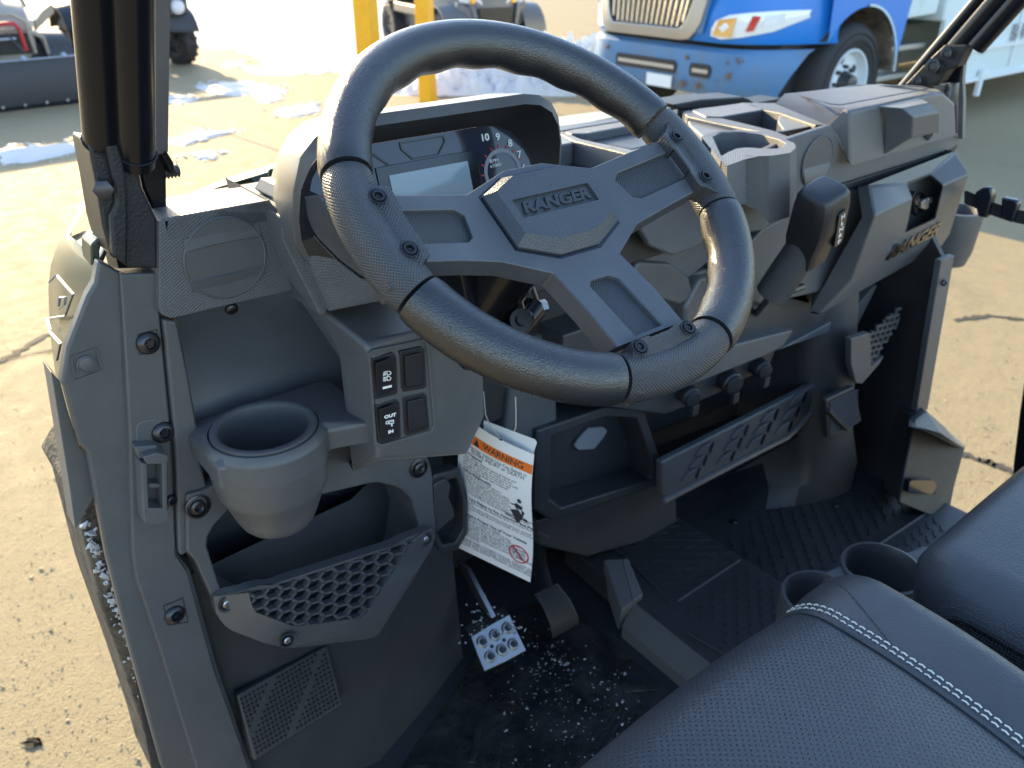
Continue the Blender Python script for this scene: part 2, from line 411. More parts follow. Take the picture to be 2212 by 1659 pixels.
prism(bm, [cp(x, y, .0002) for x, y in ((-.064, .040), (-.060, .040), (-.038, .020), (-.040, .019))], CN*.0008); prism(bm, [cp(x, y, .0002) for x, y in ((-.0405, .019), (-.0390, .019), (-.0390, .008), (-.0405, .008))], CN*.0008)
put('warning_lamp_panel', bm, 'switch plastic', IC)
for sx in (-1, 1):                               # the two dials: graduated arcs, ticks and figures
    cx, cy = (.0880*sx+.0, -.006); bm = B()
    for k in range(40):
        a0 = math.radians(-30+240*k/40); a1 = math.radians(-30+240*(k+1)/40)
        q = [cp(cx+math.cos(a)*r, cy+math.sin(a)*r, .0006) for a, r in ((a0, .0195), (a0, .0235), (a1, .0235), (a1, .0195))]; face(bm, q)
    put('dial_arc', bm, 'grey print', IC)
    bm = B(); bm2 = B()
    for k in range(11):
        a = math.radians(-20+20*k*1.1); d = (math.cos(a), math.sin(a)); n = (-d[1], d[0])
        face(bm, [cp(cx+d[0]*.0245+n[0]*.0011, cy+d[1]*.0245+n[1]*.0011, .0007), cp(cx+d[0]*.0245-n[0]*.0011, cy+d[1]*.0245-n[1]*.0011, .0007), cp(cx+d[0]*.0285, cy+d[1]*.0285, .0007)])
    put('dial_ticks', bm, 'red print', IC)
tx = []
def ctext(t, x, y, s, **k): tx.append(words(t, cp(x, y, .0008), CX, CY, s, .0002, **k))
for t, x, y in (('10', .0730, .0300), ('9', .0890, .0285), ('8', .1030, .0205), ('7', .1120, .0080), ('6', .1150, -.006)): ctext(t, x, y, .0096, bold=.0002, sx=1.15)
for t, x, y, s in (('140', -.0675, .0215, .0068), ('130', -.079, .0185, .0055), ('RPM', .0790, .0065, .0052), ('x1000', .0800, .0020, .0048), ('POLARIS', -.0640, -.0030, .0052)): ctext(t, x, y, s, sx=1.2)
link('dial_figures', join(tx, 'dial_figures'), 'white print', IC)
# housing round the cluster with its hood
n = len(gl)
hood_o = []; front = []
for x, y in gl:
    k = 1 if y > -.005 else 0
    fx = x*1.150; fy = y*1.12+.006 if y > -.01 else y*1.12
    pro = -.006+.058*max(0, min(1, (y+.045)/.08))
    hood_o.append((fx, fy, pro))
bm = B()
rows = [[cp(x*1.0, y*1.0, .001) for x, y in gl], [cp(x*1.05, y*1.04, .009) for x, y in gl], [cp(x, y, p) for x, y, p in hood_o], [cp(x*1.035, y*1.035+(.008 if y > .02 else 0), p-.003) for x, y, p in hood_o],
        [cp(x*1.035, y*1.05+(.016 if y > .02 else 0), -.004) for x, y, p in hood_o], [cp(x*.96, y*.98, -.06) for x, y, p in hood_o]]
loft(bm, rows[2:], caps=False)
IH = vp('instrument_housing', bm, 'dash plastic', .001)
bm = B(); loft(bm, [rows[0], rows[1], [p.lerp(q, .02) for p, q in zip(rows[2], rows[1])]], caps=False); put('hood_shaded_inside', bm, 'dark plastic', IH)  # inner faces in darker plastic to stand for the hood's own shadow
# ---- left speaker panel and its ridges
SPY = .70
bm = B(); sp = Q([(343, 478), (362, 471), (470, 452), (581, 434), (592, 458), (603, 498), (632, 628), (500, 658), (371, 689), (350, 681), (343, 664)], SPY); prism(bm, sp, .06)
DL = vp('speaker_panel', bm, 'knurled plastic', .0015, 2)
c0 = at(487, 557, SPY); bm = B(); lathe(bm, c0, V3((0, -1, 0)), [(.0375, -.004), (.0375, .0012), (.0362, .0022), (.0355, .0016), (0, .0016)], 48, caps=False)
for s in (1, -1):
    q = []
    for k in range(13):
        u = -1+2*k/12; q.append((u*.034, s*(.013+.0022*(1-u*u))))
    frustum(bm, [c0+V3((x, -.0042+.0022*abs(x)/.034, y)) for x, y in q]+[c0+V3((x*.98, -.0014, s*(.024))) for x, y in q[::-1]], [c0+V3((x, -.001, y-s*.0015)) for x, y in q]+[c0+V3((x*.98, -.001, s*.0242)) for x, y in q[::-1]])
put('speaker_cover', bm, 'panel plastic', DL)
screw(DL, at(500, 667, .725), V3((0, -1, -.5)), .006)
# ridges between the speaker panel and the cluster
R1 = [(581, 431), (604, 470), (608, 520), (690, 681), (676, 668), (634, 629), (604, 498), (594, 458)]
bm = B(); prism(bm, [at(x, y, d) for (x, y), d in zip(R1, (.70, .675, .672, .66, .67, .695, .70, .70))], .10); vp('ridge_flank', bm, 'panel plastic', .001)
R2 = [(605, 468), (616, 462), (640, 520), (707, 668), (705, 679), (690, 681), (610, 522)]
bm = B(); prism(bm, [at(x, y, d) for (x, y), d in zip(R2, (.672, .672, .668, .655, .655, .657, .670))], .10); vp('ridge_trim', bm, 'knurled plastic', .002)
R3 = [(618, 462), (632, 452), (655, 470), (690, 520), (735, 565), (781, 600), (850, 620), (985, 596), (982, 612), (870, 642), (712, 674), (709, 665), (645, 520)]
bm = B(); prism(bm, [at(x, y, d) for (x, y), d in zip(R3, (.664, .658, .652, .644, .638, .634, .63, .63, .63, .632, .64, .642, .658))], .10); vp('column_surround', bm, 'knurled plastic', .002)
R4 = [(632, 450), (648, 425), (690, 420), (720, 470), (800, 545), (990, 560), (985, 594), (850, 618), (781, 597), (735, 562), (690, 517), (655, 467)]
bm = B(); prism(bm, [at(x, y, d) for (x, y), d in zip(R4, (.656, .652, .645, .638, .630, .628, .628, .632, .634, .638, .644, .652))], .08); vp('cluster_apron', bm, 'panel plastic', .0015)
# top of the dash
bm = B(); TD = [at(350, 474, .70), at(470, 451, .70), at(581, 433, .70), at(616, 460, .672), at(650, 420, .68), at(760, 345, .72), at(640, 395, .80), at(585, 412, .80), at(470, 431, .80), at(369, 462, .80)]
prism(bm, TD, V3((0, 0, -.02))); vp('dash_top', bm, 'knurled plastic', .002)
# ---- door opening: jamb beside the dash
JY = .715
jo = [(213, 563), (240, 577), (258, 588), (342, 584), (344, 640), (352, 690), (372, 905), (378, 1000), (386, 1200), (412, 1232), (470, 1440), (545, 1659), (562, 1710), (372, 1710), (350, 1659), (280, 1400), (230, 1200), (190, 978), (172, 958), (140, 838), (132, 830), (145, 750), (188, 640), (204, 612)]
bm = B(); prism(bm, Q(jo, JY), .014); JB = vp('door_jamb', bm, 'panel plastic', .003, 3)
ji = [(259, 592), (340, 590), (346, 690), (366, 905), (372, 1000), (380, 1200), (405, 1236), (462, 1442), (538, 1659), (552, 1710), (440, 1710), (425, 1659), (345, 1400), (295, 1250), (287, 1195), (284, 1090), (280, 930), (272, 780)]
bm = B(); a = Q(ji, JY-.006); b_ = Q([(x+(3 if x < 330 and y < 1250 else 0)*0, y) for x, y in ji], JY+.004); frustum(bm, a, [p+V3((-.0035 if i > 9 else .001, .010, 0)) for i, p in enumerate(a)]); put('jamb_rib', bm, 'panel plastic', JB, .002, 3)
for (x, y, r) in ((320, 740, .0085), (352, 933, .0085), (377, 1327, .0085), (368, 1080, .005)):
    bm = B(); c = at(x, y, JY-.006); n_ = V3((.1, -1, .12)).normalized()
    lathe(bm, c, n_, [(r*1.25, 0), (r*1.25, .001), (r*1.1, .0035), (r*.75, .005), (r*.62, .0052), (r*.55, .002), (0, .002)], 24, caps=False)
    o = put('torx_screw', bm, 'dark bolt', JB)
    bm = B(); st = []
    ex, ey, nn = axes(n_)
    for k in range(12): a = 2*PI*k/12; q = r*(.5 if k % 2 == 0 else .3); st.append(c+n_*.0046+ex*math.cos(a)*q+ey*math.sin(a)*q)
    prism(bm, st, n_*-.002); put('torx_socket', bm, 'gloss black', o)
for pts in ([(296, 722), (340, 710), (344, 755), (300, 768)], [(352, 1308), (396, 1290), (408, 1345), (362, 1352)]):
    bm = B(); p = Q(pts, JY-.0062); c = sum(p, V3())/4; framed(bm, p, [c+(q-c)*.88 for q in p], .002); put('screw_recess', bm, 'dark plastic', JB)
# round push clip
c = at(186, 787, JY-.001); bm = B(); q = [c+V3((math.cos(a)*.0135*(1.12 if k % 2 else 1), 0, math.sin(a)*.0135)) for k, a in enumerate([PI/4+PI/2*i for i in range(4)])]
framed(bm, [c+V3((sx*.0120+sz*.001, -.0005, sz*.0125)) for sx, sz in ((-1, -1), (1, -.8), (.85, 1), (-.9, .85))], [c+V3((sx*.0105+sz*.001, -.0005, sz*.011)) for sx, sz in ((-1, -1), (1, -.8), (.85, 1), (-.9, .85))], .003)
lathe(bm, c, V3((0, -1, .1)), [(.0078, 0), (.0078, .0016), (.0068, .0020), (.0060, .0008), (.0048, .0012), (0, .0012)], 28, caps=False); put('push_clip', bm, 'panel plastic', JB)
# door latch striker
LA = put('latch_plate', prism(B(), Q([(293, 925), (300, 913), (315, 908), (345, 905), (358, 912), (366, 922), (371, 1000), (371, 1085), (355, 1100), (312, 1100), (300, 1080), (296, 1000)], JY-.0065), .006), 'panel plastic', JB, .0015)
bm = B()
for pts, d in (([(292, 965), (340, 962), (342, 985), (300, 992)], .012), ([(308, 987), (340, 978), (365, 985), (364, 998), (345, 1003), (318, 1003)], .022)): prism(bm, Q(pts, JY-.006-d), d)
prism(bm, Q([(305, 1000), (318, 1003), (322, 1105), (310, 1110)], JY-.026), .02); prism(bm, Q([(350, 1000), (362, 998), (362, 1100), (352, 1108)], JY-.026), .02)
prism(bm, Q([(310, 1105), (320, 1098), (355, 1098), (366, 1104), (364, 1127), (340, 1134), (312, 1130)], JY-.026), .02); prism(bm, Q([(320, 1045), (350, 1045), (350, 1055), (320, 1055)], JY-.018), .012)
put('door_striker', bm, 'dash plastic', LA, .0012)
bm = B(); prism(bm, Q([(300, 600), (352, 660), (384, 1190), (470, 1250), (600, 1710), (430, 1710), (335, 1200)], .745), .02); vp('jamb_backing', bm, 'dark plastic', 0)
# strip between jamb and pocket, running down
st = [(352, 690), (383, 693), (408, 815), (428, 935), (424, 958), (440, 1020), (455, 1075), (410, 1192), (390, 1203), (386, 1190), (380, 1000), (374, 905)]
bm = B(); prism(bm, Q(st, .705), .04); vp('pocket_edge', bm, 'panel plastic', .003, 3)
# open pocket above the cup holder
bm = B(); loft(bm, [[at(340, 640, .80), at(430, 640, .80), at(540, 620, .80), at(650, 600, .80)], [at(385, 790, .755), at(480, 780, .76), at(590, 770, .76), at(735, 740, .755)], [at(420, 960, .722), at(500, 930, .722), at(640, 920, .722), at(770, 930, .722)], [at(415, 1090, .735), at(500, 1085, .735), at(590, 1060, .735), at(650, 1035, .735)]], closed=False, caps=False); vp('pocket_back', bm, 'panel plastic', 0)
bm = B(); face(bm, [at(383, 693, .705), at(428, 935, .705), at(428, 935, .705)+V3((.02, .12, 0)), at(383, 660, .705)+V3((.01, .12, 0))]); vp('pocket_side', bm, 'panel plastic', 0)
# cup holder
CC = V3((.2365, .660, .993)); bm = B()
def sgn(v): return (v > 0)-(v < 0)
lathe(bm, CC, V3((0, 0, 1)), [(.0370, -.085), (.0402, -.010), (.0404, -.004), (.0414, .0012), (.0424, .0020), (.0478, .0026), (.0488, .0020), (.0492, -.0030), (.0502, -.0032), (.0506, .0002), (.0522, .0000), (.0575, -.0060), (.0578, -.0085), (.0560, -.030), (.0525, -.058), (.0512, -.063), (.0490, -.066), (.0400, -.092), (.0360, -.101), (.0320, -.106), (.028, -.108), (0, -.109)], 64, caps=False)
lathe(bm, CC, V3((0, 0, 1)), [(.0370, -.085), (0, -.086)], 64, caps=False)
CH = vp('cup_holder', bm, 'panel plastic', 0)
fl_ = [atz(424, 955, .985), atz(445, 1000, .978)*.0+at(438, 985, .645), at(700, 965, .64), at(790, 945, .640), at(745, 925, .70), at(715, 860, .78), at(640, 790, .81), at(470, 790, .81)]
bm = B(); N = 56
oc = [CC+V3((math.cos(2*PI*k/N)*.0522, math.sin(2*PI*k/N)*.0522, -.0012)) for k in range(N)]
fo_ = []
for k in range(N):
    a = 2*PI*k/N; d = V3((math.cos(a), math.sin(a), 0))
    l = min(.057/max(1e-6, abs(d.x)) if d.x < 0 else .100/max(1e-6, d.x), .066/max(1e-6, d.y) if d.y > 0 else .0565/max(.55, -d.y) if d.y < -.55 else 9, .13)
    l = max(l, .0572) if d.y > -.5 else .0572
    fo_.append(CC+d*l+V3((0, 0, -.0085)))
loft(bm, [oc, fo_, [p+V3((0, 0, -.02)) for p in fo_]], caps=False); put('cup_holder_shelf', bm, 'panel plastic', CH, .004, 3)
# switch block
sb = [((709, 688), .655), ((742, 772), .64), ((765, 930), .635), ((780, 1018), .64)]
f1 = [at(700, 676, .665), at(735, 770, .650), at(752, 930, .645), at(762, 1020, .64)]         # edge with the pocket
f2 = [at(790, 745, .610), at(800, 775, .604), at(815, 930, .604), at(818, 990, .608)]         # edge with the front
f3 = [at(960, 690, .600), at(968, 760, .598), at(975, 920, .598), at(945, 985, .604)]
f4 = [at(1030, 740, .615), at(1046, 815, .613), at(1048, 900, .613), at(1010, 985, .618)]
bk = [p+V3((.02, .16, 0)) for p in f4]
bm = B(); loft(bm, [[at(640, 640, .80), at(735, 780, .76), at(760, 930, .73), at(762, 985, .72)], f1, f2, f3, f4, bk], closed=False, caps=False)
top = [f1[0], f2[0], f3[0], f4[0], bk[0], at(720, 610, .70)]; bm.faces.new([bm.verts.new(p) for p in top])
bot = [f1[3], f2[3], f3[3], f4[3], bk[3], at(745, 985, .76)]; bm.faces.new([bm.verts.new(p) for p in bot])
bmesh.ops.remove_doubles(bm, verts=bm.verts, dist=.0003)
SB = vp('switch_block', bm, 'dash plastic', .005, 3)
# rocker switches in a recess
O_ = (f2[1]+f2[2]+f3[1]+f3[2])/4; n_ = (f3[1]-f2[1]).cross(f2[2]-f2[1]).normalized(); n_ = n_ if n_.y < 0 else -n_
def sp_(X, Y, h=0): return on(X, Y, O_+n_*h, n_)
bm = B(); rc = [z5(*p) for p in ((450, 830), (480, 810), (770, 740), (800, 755), (845, 1270), (830, 1300), (520, 1390), (488, 1375))]
framed(bm, [sp_(x+(-6 if x < 880 else 6), y+(-6 if y < 880 else 6), .0015) for x, y in rc], [sp_(x, y, .0015) for x, y in rc], n_*-.003); put('switch_bezel', bm, 'dash plastic', SB, .001)
SWS = []
for k, q in enumerate((((452, 850), (590, 805), (612, 840), (620, 1060), (600, 1075), (478, 1105), (465, 1080)), ((630, 800), (770, 768), (790, 790), (803, 1020), (785, 1035), (655, 1058), (640, 1030)),
                       ((475, 1145), (610, 1098), (632, 1120), (640, 1340), (622, 1352), (505, 1385), (490, 1360)), ((648, 1088), (785, 1058), (803, 1080), (822, 1285), (800, 1300), (675, 1335), (660, 1310)))):
    px = [z5(*p) for p in q]; c = V3(); bm = B(); a = [sp_(x, y, .0010) for x, y in px]; prism(bm, a, n_*-.004)
    o = put('rocker_switch', bm, 'switch plastic', SB, .0012, 2); SWS.append((o, px))
    cx = sum(p[0] for p in px)/len(px); cy = sum(p[1] for p in px)/len(px)
    ins = [(cx+(x-cx)*.72, cy+(y-cy)*.80) for x, y in px]
    if k in (0, 2):
        mid = .0105
        rr = [(ins[0], .0075), (ins[1], .0075), (ins[2], .007), (ins[3], .002), (ins[4], .0015), (ins[5], .0015), (ins[6], .002)]
        bm = B(); frustum(bm, [sp_(x, y, h) for (x, y), h in rr], [sp_(x, y, .0) for x, y in ins])
    else:
        bm = B(); frustum(bm, [sp_(cx+(x-cx)*.92, cy+(y-cy)*.95, .0042) for x, y in ins], [sp_(x, y, .0) for x, y in ins])
    put('rocker', bm, 'switch plastic', o, .0010, 3)
sx_ = (sp_(*z5(600, 820))-sp_(*z5(460, 850))).normalized(); sy_ = n_.cross(sx_)
def stxt(t, x, y, s, par, h=.0052, **k): return words(t, sp_(*z5(x, y), h), sx_, sy_, s, .0002, **k)
me = join([stxt('OUT', 570, 1207, .0046, 0, .0062, bold=.0002, sx=1.25), stxt('IN', 574, 1306, .0046, 0, .0036, bold=.0002, sx=1.2)], 'switch_lettering'); link('switch_lettering', me, 'white print', SWS[2][0])
bm = B()
def ln(pts, wd=.0006, h=.0052):
    P_ = [sp_(*z5(*p), h) for p in pts]
    for i in range(len(P_)-1):
        d = (P_[i+1]-P_[i]); 
        if d.length < 1e-6: continue
        s = n_.cross(d.normalized())*wd*.5; prism(bm, [P_[i]-s, P_[i+1]-s, P_[i+1]+s, P_[i]+s], n_*-.0006)
ln([(545, 1243), (560, 1240), (560, 1255), (545, 1258), (545, 1243)]); ln([(560, 1238), (592, 1232), (593, 1252), (566, 1258), (560, 1238)]); ln([(566, 1246), (590, 1240)]); ln([(580, 1256), (582, 1272)], .0012)
put('winch_symbol', bm, 'white print', SWS[2][0])
bm = B()
for y0 in (938, 972):
    for k in range(5): ln([(527-k*.4, y0-10+k*6), (545-k*.4, y0-14+k*6+(4 if y0 > 950 else 0))], .0005, .0055)
    ln([(550, y0-14), (562, y0-15), (573, y0-8), (575, y0), (572, y0+6), (562, y0+10), (551, y0+11), (550, y0-14)], .0007, .0055)
ln([(524, 1031), (580, 1018)], .0022, .0038); put('headlamp_symbol', bm, 'white print', SWS[0][0])
# ---- lower left panel with its pocket and honeycomb net
def zq_(c, pts): return [c(*p) for p in pts]
PY = .70
po_ = Q([(-10, 240), (100, 215), (400, 60), (1000, -120), (1500, -230), (1770, -60), (1805, 60), (1835, 480), (1830, 580), (1720, 790), (1530, 1090), (1400, 1300), (760, 1380), (560, 1340), (320, 1240), (180, 1000), (40, 690), (-10, 660)], PY, zb)
pi2 = Q([(330, 330), (600, 290), (1000, 240), (1390, 148), (1560, 190), (1650, 270), (1710, 470), (1640, 700), (1400, 1100), (1000, 1190), (600, 1130), (245, 940), (140, 600), (170, 500)], PY, zb)
bm = B(); framed(bm, resample(po_, 60), resample(pi2, 60), .10)
LP = vp('kick_panel', bm, 'panel plastic', .003)
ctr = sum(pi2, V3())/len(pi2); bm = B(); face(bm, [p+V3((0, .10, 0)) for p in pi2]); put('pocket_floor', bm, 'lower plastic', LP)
bm = B(); prism(bm, Q([(1000, 240, .795), (1090, 270, .795), (1240, 490, .795), (1240, 640, .795), (1700, 600, .795), (1680, 300, .795), (1390, 150, .795)], .79, zb), .02); put('pocket_step', bm, 'lower plastic', LP, .004)
bm = B(); tube(bm, Q([(815, 640), (870, 800), (900, 900)], .795, zb), .004, 8); tube(bm, Q([(800, 620), (900, 610), (955, 660), (965, 760)], .797, zb), .003, 8); put('pocket_rib', bm, 'lower plastic', LP)
NY = .672
no = Q([(190, 990, .695), (420, 945), (520, 905), (590, 910), (1530, 605), (1590, 565), (1815, 480, .695), (1828, 560, .695), (1800, 640, .69), (1690, 800), (1400, 1200), (1290, 1260), (720, 1365, .68), (540, 1320, .68), (300, 1230, .69), (215, 1130, .695)], NY, zb)
nwin = [(450, 960), (580, 930), (1625, 590), (1670, 570), (1340, 1090), (1290, 1145), (790, 1212), (500, 1105), (475, 1055)]
ni = Q(nwin, NY, zb)
bm = B(); framed(bm, resample(no, 64), resample(ni, 64), .012)
NT = vp('net_frame', bm, 'panel plastic', .0025)
bm = B(); 
def inside(p, poly):
    c = False; n = len(poly)
    for i in range(n):
        a, b = poly[i], poly[i-1]
        if (a[1] > p[1]) != (b[1] > p[1]) and p[0] < (b[0]-a[0])*(p[1]-a[1])/(b[1]-a[1])+a[0]: c = not c
    return c
def bar(bm, p, q, c, Y, wd, dp):
    n = 6; run = []
    for k in range(n+1):
        t = k/n; m = (p[0]+(q[0]-p[0])*t, p[1]+(q[1]-p[1])*t)
        run.append(m if inside(m, nwin_cur) else None)
    ins = [m for m in run if m]
    if len(ins) < 2: return
    a, b = at(*c(*ins[0]), Y), at(*c(*ins[-1]), Y); d = (b-a)
    if d.length < 1e-5: return
    d.normalize(); s = V3((0, -1, 0)).cross(d).normalized()*wd/2; prism(bm, [a-s, b-s, b+s, a+s], dp)
nwin_cur = nwin
hx = lambda u, v: (430+u, 1000+v-.31*u)
seen = set()
for i in range(-1, 14):
    for j in range(-4, 12):
        cx = i*102; cy = j*84+(42 if i % 2 else 0)-60
        vsx = [(cx-72, cy), (cx-30, cy-42), (cx+30, cy-42), (cx+72, cy), (cx+30, cy+42), (cx-30, cy+42)]
        for k in range(6):
            a, b_ = vsx[k], vsx[(k+1) % 6]
            key = tuple(sorted(((round(a[0]/6), round(a[1]/6)), (round(b_[0]/6), round(b_[1]/6)))))
            if key in seen: continue
            seen.add(key); bar(bm, hx(*a), hx(*b_), zb, NY+.001, .0030, .007)
put('honeycomb_net', bm, 'panel plastic', NT)
for p in ((288, 1040), (735, 1310), (1755, 565)):
    c = at(*zb(*p), NY-.002 if p[0] == 735 else .688); bm = B(); nn = V3((0, -1, .1)); lathe(bm, c, nn, [(.0095, .001), (.0095, .002), (.0072, .0015), (.0068, -.004), (0, -.004)], 24, caps=False); o = put('screw_well', bm, 'lower plastic', NT)
    bm = B(); lathe(bm, c, nn, [(.0045, -.003), (.0042, .0015), (.0025, .0025), (.0018, .001), (0, .001)], 14, caps=False); put('screw', bm, 'bolt steel', NT)
for p, c in (((75, 325), zb), ((1705, 40), zb)):
    q = at(*c(*p), PY-.001); bm = B(); nn = V3((0, -1, .1)); lathe(bm, q, nn, [(.0125, -.002), (.0125, .0012), (.0105, .0018), (.0095, -.001), (.0072, -.001), (.0070, .003), (.0045, .0042), (.003, .003), (.0022, .001), (0, .001)], 28, caps=False); put('screw', bm, 'dark bolt', LP)
# blanked opening between the panel and the column
bm = B(); o1 = Q([(800, 1660), (850, 1580), (1010, 1540), (1060, 1700), (1060, 1950), (1000, 2060), (900, 2080), (830, 1950)], .705, z5); c = sum(o1, V3())/8
framed(bm, o1, [c+(q-c)*.78 for q in o1], .02); vp('column_boot', bm, 'lower plastic', .003)
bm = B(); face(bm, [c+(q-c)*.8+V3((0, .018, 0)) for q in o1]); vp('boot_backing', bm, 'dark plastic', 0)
bm = B(); prism(bm, Q([(845, 1640), (930, 1600), (960, 1650), (945, 1720), (975, 1790), (985, 1850), (920, 1900), (860, 1960)], .70, z5), .015); vp('column_seal', bm, 'lower plastic', .004)
# ---- footwell
FZ = .40
bot = [V3((.06, .735, FZ)), V3((.20, .725, FZ)), V3((.334, .700, FZ)), V3((.44, .738, FZ)), V3((.533, .779, FZ)), V3((.56, .86, FZ)), V3((.60, .95, FZ)), V3((.80, .98, FZ)), V3((1.08, .98, FZ))]
topw = [V3((.09, .735, .80)), V3((.22, .745, .80)), V3((.36, .752, .80)), V3((.47, .79, .82)), V3((.545, .84, .85)), V3((.57, .90, .95)), V3((.62, .96, .98)), V3((.80, .98, 1.0)), V3((1.08, .98, 1.0))]
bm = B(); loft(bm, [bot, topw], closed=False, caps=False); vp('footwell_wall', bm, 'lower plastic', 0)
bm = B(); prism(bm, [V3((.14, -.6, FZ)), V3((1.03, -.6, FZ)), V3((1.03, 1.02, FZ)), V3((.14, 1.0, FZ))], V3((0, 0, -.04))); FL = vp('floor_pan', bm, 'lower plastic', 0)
m, nb, b = base('mat rubber', (.013, .013, .014), .5); tc = nb.new('TexCoord'); P = tc.outputs['Object']
mud = nb.ramp(nb.noise(P, 11, 8, .75), [(.48, (0, 0, 0)), (.68, (1, 1, 1))]); nb.l.new(nb.mix(nb.math('MULTIPLY', mud, .75), (.012, .012, .013, 1), (.060, .053, .045, 1)), b.inputs['Base Color'])
nb.l.new(nb.ramp(nb.noise(P, 18, 5, .7), [(.40, (.18,)*3), (.62, (.65,)*3)]), b.inputs['Roughness']); nb.l.new(nb.bump(nb.noise(P, 90, 6, .7), .5, .003), b.inputs['Normal'])
# driver's mat: moulded ribs in slanted families
MZ = FZ+.003
bm = B(); mp = QZ([(845, 1640), (1010, 1425), (1060, 1400), (1240, 1365), (1480, 1450), (1560, 1660)], MZ)
mp = [V3((.315, .655, MZ)), V3((.52, .748, MZ)), V3((.60, .80, MZ)), V3((.735, .80, MZ)), V3((.735, .15, MZ)), V3((.20, .15, MZ)), V3((.20, .60, MZ))]
prism(bm, mp, V3((0, 0, -.006))); MT = vp('floor_mat', bm, 'mat rubber', .001)
bm = B()
for i in range(-10, 26):                       # fine ribs on two lozenges and raised chevrons elsewhere
    y = .30+i*.0105
    if .33 < y < .56: boxb(bm, (.595+(y-.45)*.25, y, MZ+.0012), (.085, .0048, .0026), Matrix.Rotation(.35, 3, 'Z'))
for k in range(9):
    for s in (-1, 1): boxb(bm, (.42+s*.035, .28+k*.045, MZ+.0016), (.070, .0085, .0034), Matrix.Rotation(s*.75, 3, 'Z'))
for k in range(5): boxb(bm, (.70, .28+k*.07, MZ+.0016), (.05, .009, .0034), Matrix.Rotation(-.6, 3, 'Z'))
put('mat_ribs', bm, 'mat rubber', MT, .0006)
# foot rest with pyramid studs
FO = at(*z7(1830, 1240), .715); fn = V3((.12, -1, .35)).normalized()
def fp(x, y, h=0): return on(*z7(x, y), FO+fn*h, fn)
cor = [(1510, 1225), (2055, 900), (2150, 1260), (1620, 1590)]
bm = B(); g = [(1495, 1200), (2075, 880), (2170, 1265), (1610, 1620)]; prism(bm, [fp(*p, .001) for p in g], fn*-.012); FR = vp('foot_rest', bm, 'lower plastic', .003)
bm = B(); NU, NVV = 21, 13
def cq(u, v): 
    a = [cor[0][i]*(1-u)+cor[1][i]*u for i in (0, 1)]; b = [cor[3][i]*(1-u)+cor[2][i]*u for i in (0, 1)]; return (a[0]*(1-v)+b[0]*v, a[1]*(1-v)+b[1]*v)
for i in range(NU):
    for j in range(NVV):
        u, v = (i+.5)/NU, (j+.5)/NVV; d = u*1.6+v*.9
        if abs((d % .95)-.62) < .07: continue
        du, dv = .40/NU, .40/NVV
        b = [fp(*cq(u+sx*du, v+sy*dv), .001) for sx, sy in ((-1, -1), (1, -1), (0, 1))]; t = fp(*cq(u, v-.1/NVV), .0042)
        vs = [bm.verts.new(p) for p in b]; tv = bm.verts.new(t)
        for k in range(3): bm.faces.new((vs[k], vs[(k+1) % 3], tv))
put('tread_studs', bm, 'lower plastic', FR, smooth=False)
# pedals
PO = atz(1090, 1395, .475); pn = V3((-.12, -.52, .84)).normalized()
def pp(x, y, h=0): return on(*z8(x, y), PO+pn*h, pn)
bm = B(); prism(bm, [pp(*p) for p in ((925, 830), (1050, 752), (1165, 690), (1215, 800), (1270, 915), (1140, 985), (1010, 1045), (965, 940))], pn*-.004)
prism(bm, [pp(930, 828), pp(1165, 690), pp(1125, 640, -.02), pp(885, 770, -.02)], pn*-.003)
for p in ((995, 862), (1075, 818), (1152, 775), (1045, 955), (1118, 912), (1190, 876)):
    lathe(bm, pp(*p), pn, [(.0095, 0), (.0078, .0048), (.0060, .0052), (.0050, -.003), (0, -.003)], 20, caps=False)
BP = vp('brake_pedal', bm, 'zinc', .0006)
bm = B()
for p, r in (((995, 862), .0048), ((1075, 818), .0048), ((1152, 775), .0048), ((1045, 955), .0048), ((1118, 912), .0048), ((1190, 876), .0048), ((1055, 890), .003), ((1132, 850), .003)): lathe(bm, pp(*p, .0004), pn, [(r, 0), (0, .0003)], 16, caps=False)
put('pedal_holes', bm, 'gloss black', BP)
a, b_ = pp(1068, 705, .0), at(*z8(912, 405), .80); bm = B(); s = V3((.0035, 0, 0)); 
prism(bm, [a-s, a+s, b_+s, b_-s], V3((0, .03, 0))); put('pedal_arm', bm, 'bolt steel', BP)
GO = atz(1210, 1310, .47); gn = V3((-.2, -.75, .6)).normalized()
def gp(x, y, h=0): return on(*z8(x, y), GO+gn*h, gn)
bm = B(); L = [(1325, 562), (1375, 640), (1420, 740), (1440, 840)]; Rr = [(1470, 490), (1555, 600), (1600, 700), (1605, 745)]; hs = [-.006, .004, .002, -.012]
loft(bm, [[gp(*p, h) for p, h in zip(L, hs)], [gp(*p, h) for p, h in zip(Rr, hs)], [gp(*p, h-.006) for p, h in zip(Rr, hs)], [gp(*p, h-.006) for p, h in zip(L, hs)]], closed=False, caps=False); GPd = vp('accelerator_pedal', bm, 'black rubber', .001)
bm = B(); 
for k in range(9):
    t = .1+.8*k/8; a = gp(*[L[0][i]*(1-t)+Rr[0][i]*t for i in (0, 1)], -.004); m = gp(*[L[1][i]*(1-t)+Rr[1][i]*t for i in (0, 1)], .005); c = gp(*[L[2][i]*(1-t)+Rr[2][i]*t for i in (0, 1)], .003); tube(bm, [a, m, c], .0007, 5)
put('pedal_ribs', bm, 'black rubber', GPd)
bm = B(); tube(bm, [gp(1400, 560, -.012), at(*z8(1360, 380), .80), at(*z8(1330, 60), .86)], [.013, .012, .012], 10); put('pedal_arm', bm, 'black rubber', GPd)
bm = B(); boxb(bm, (.86, 1.03, .70), (1.28, .05, .82)); vp('firewall', bm, 'dark plastic', 0)  # dark box added ahead of the footwell to stop sun leaking in
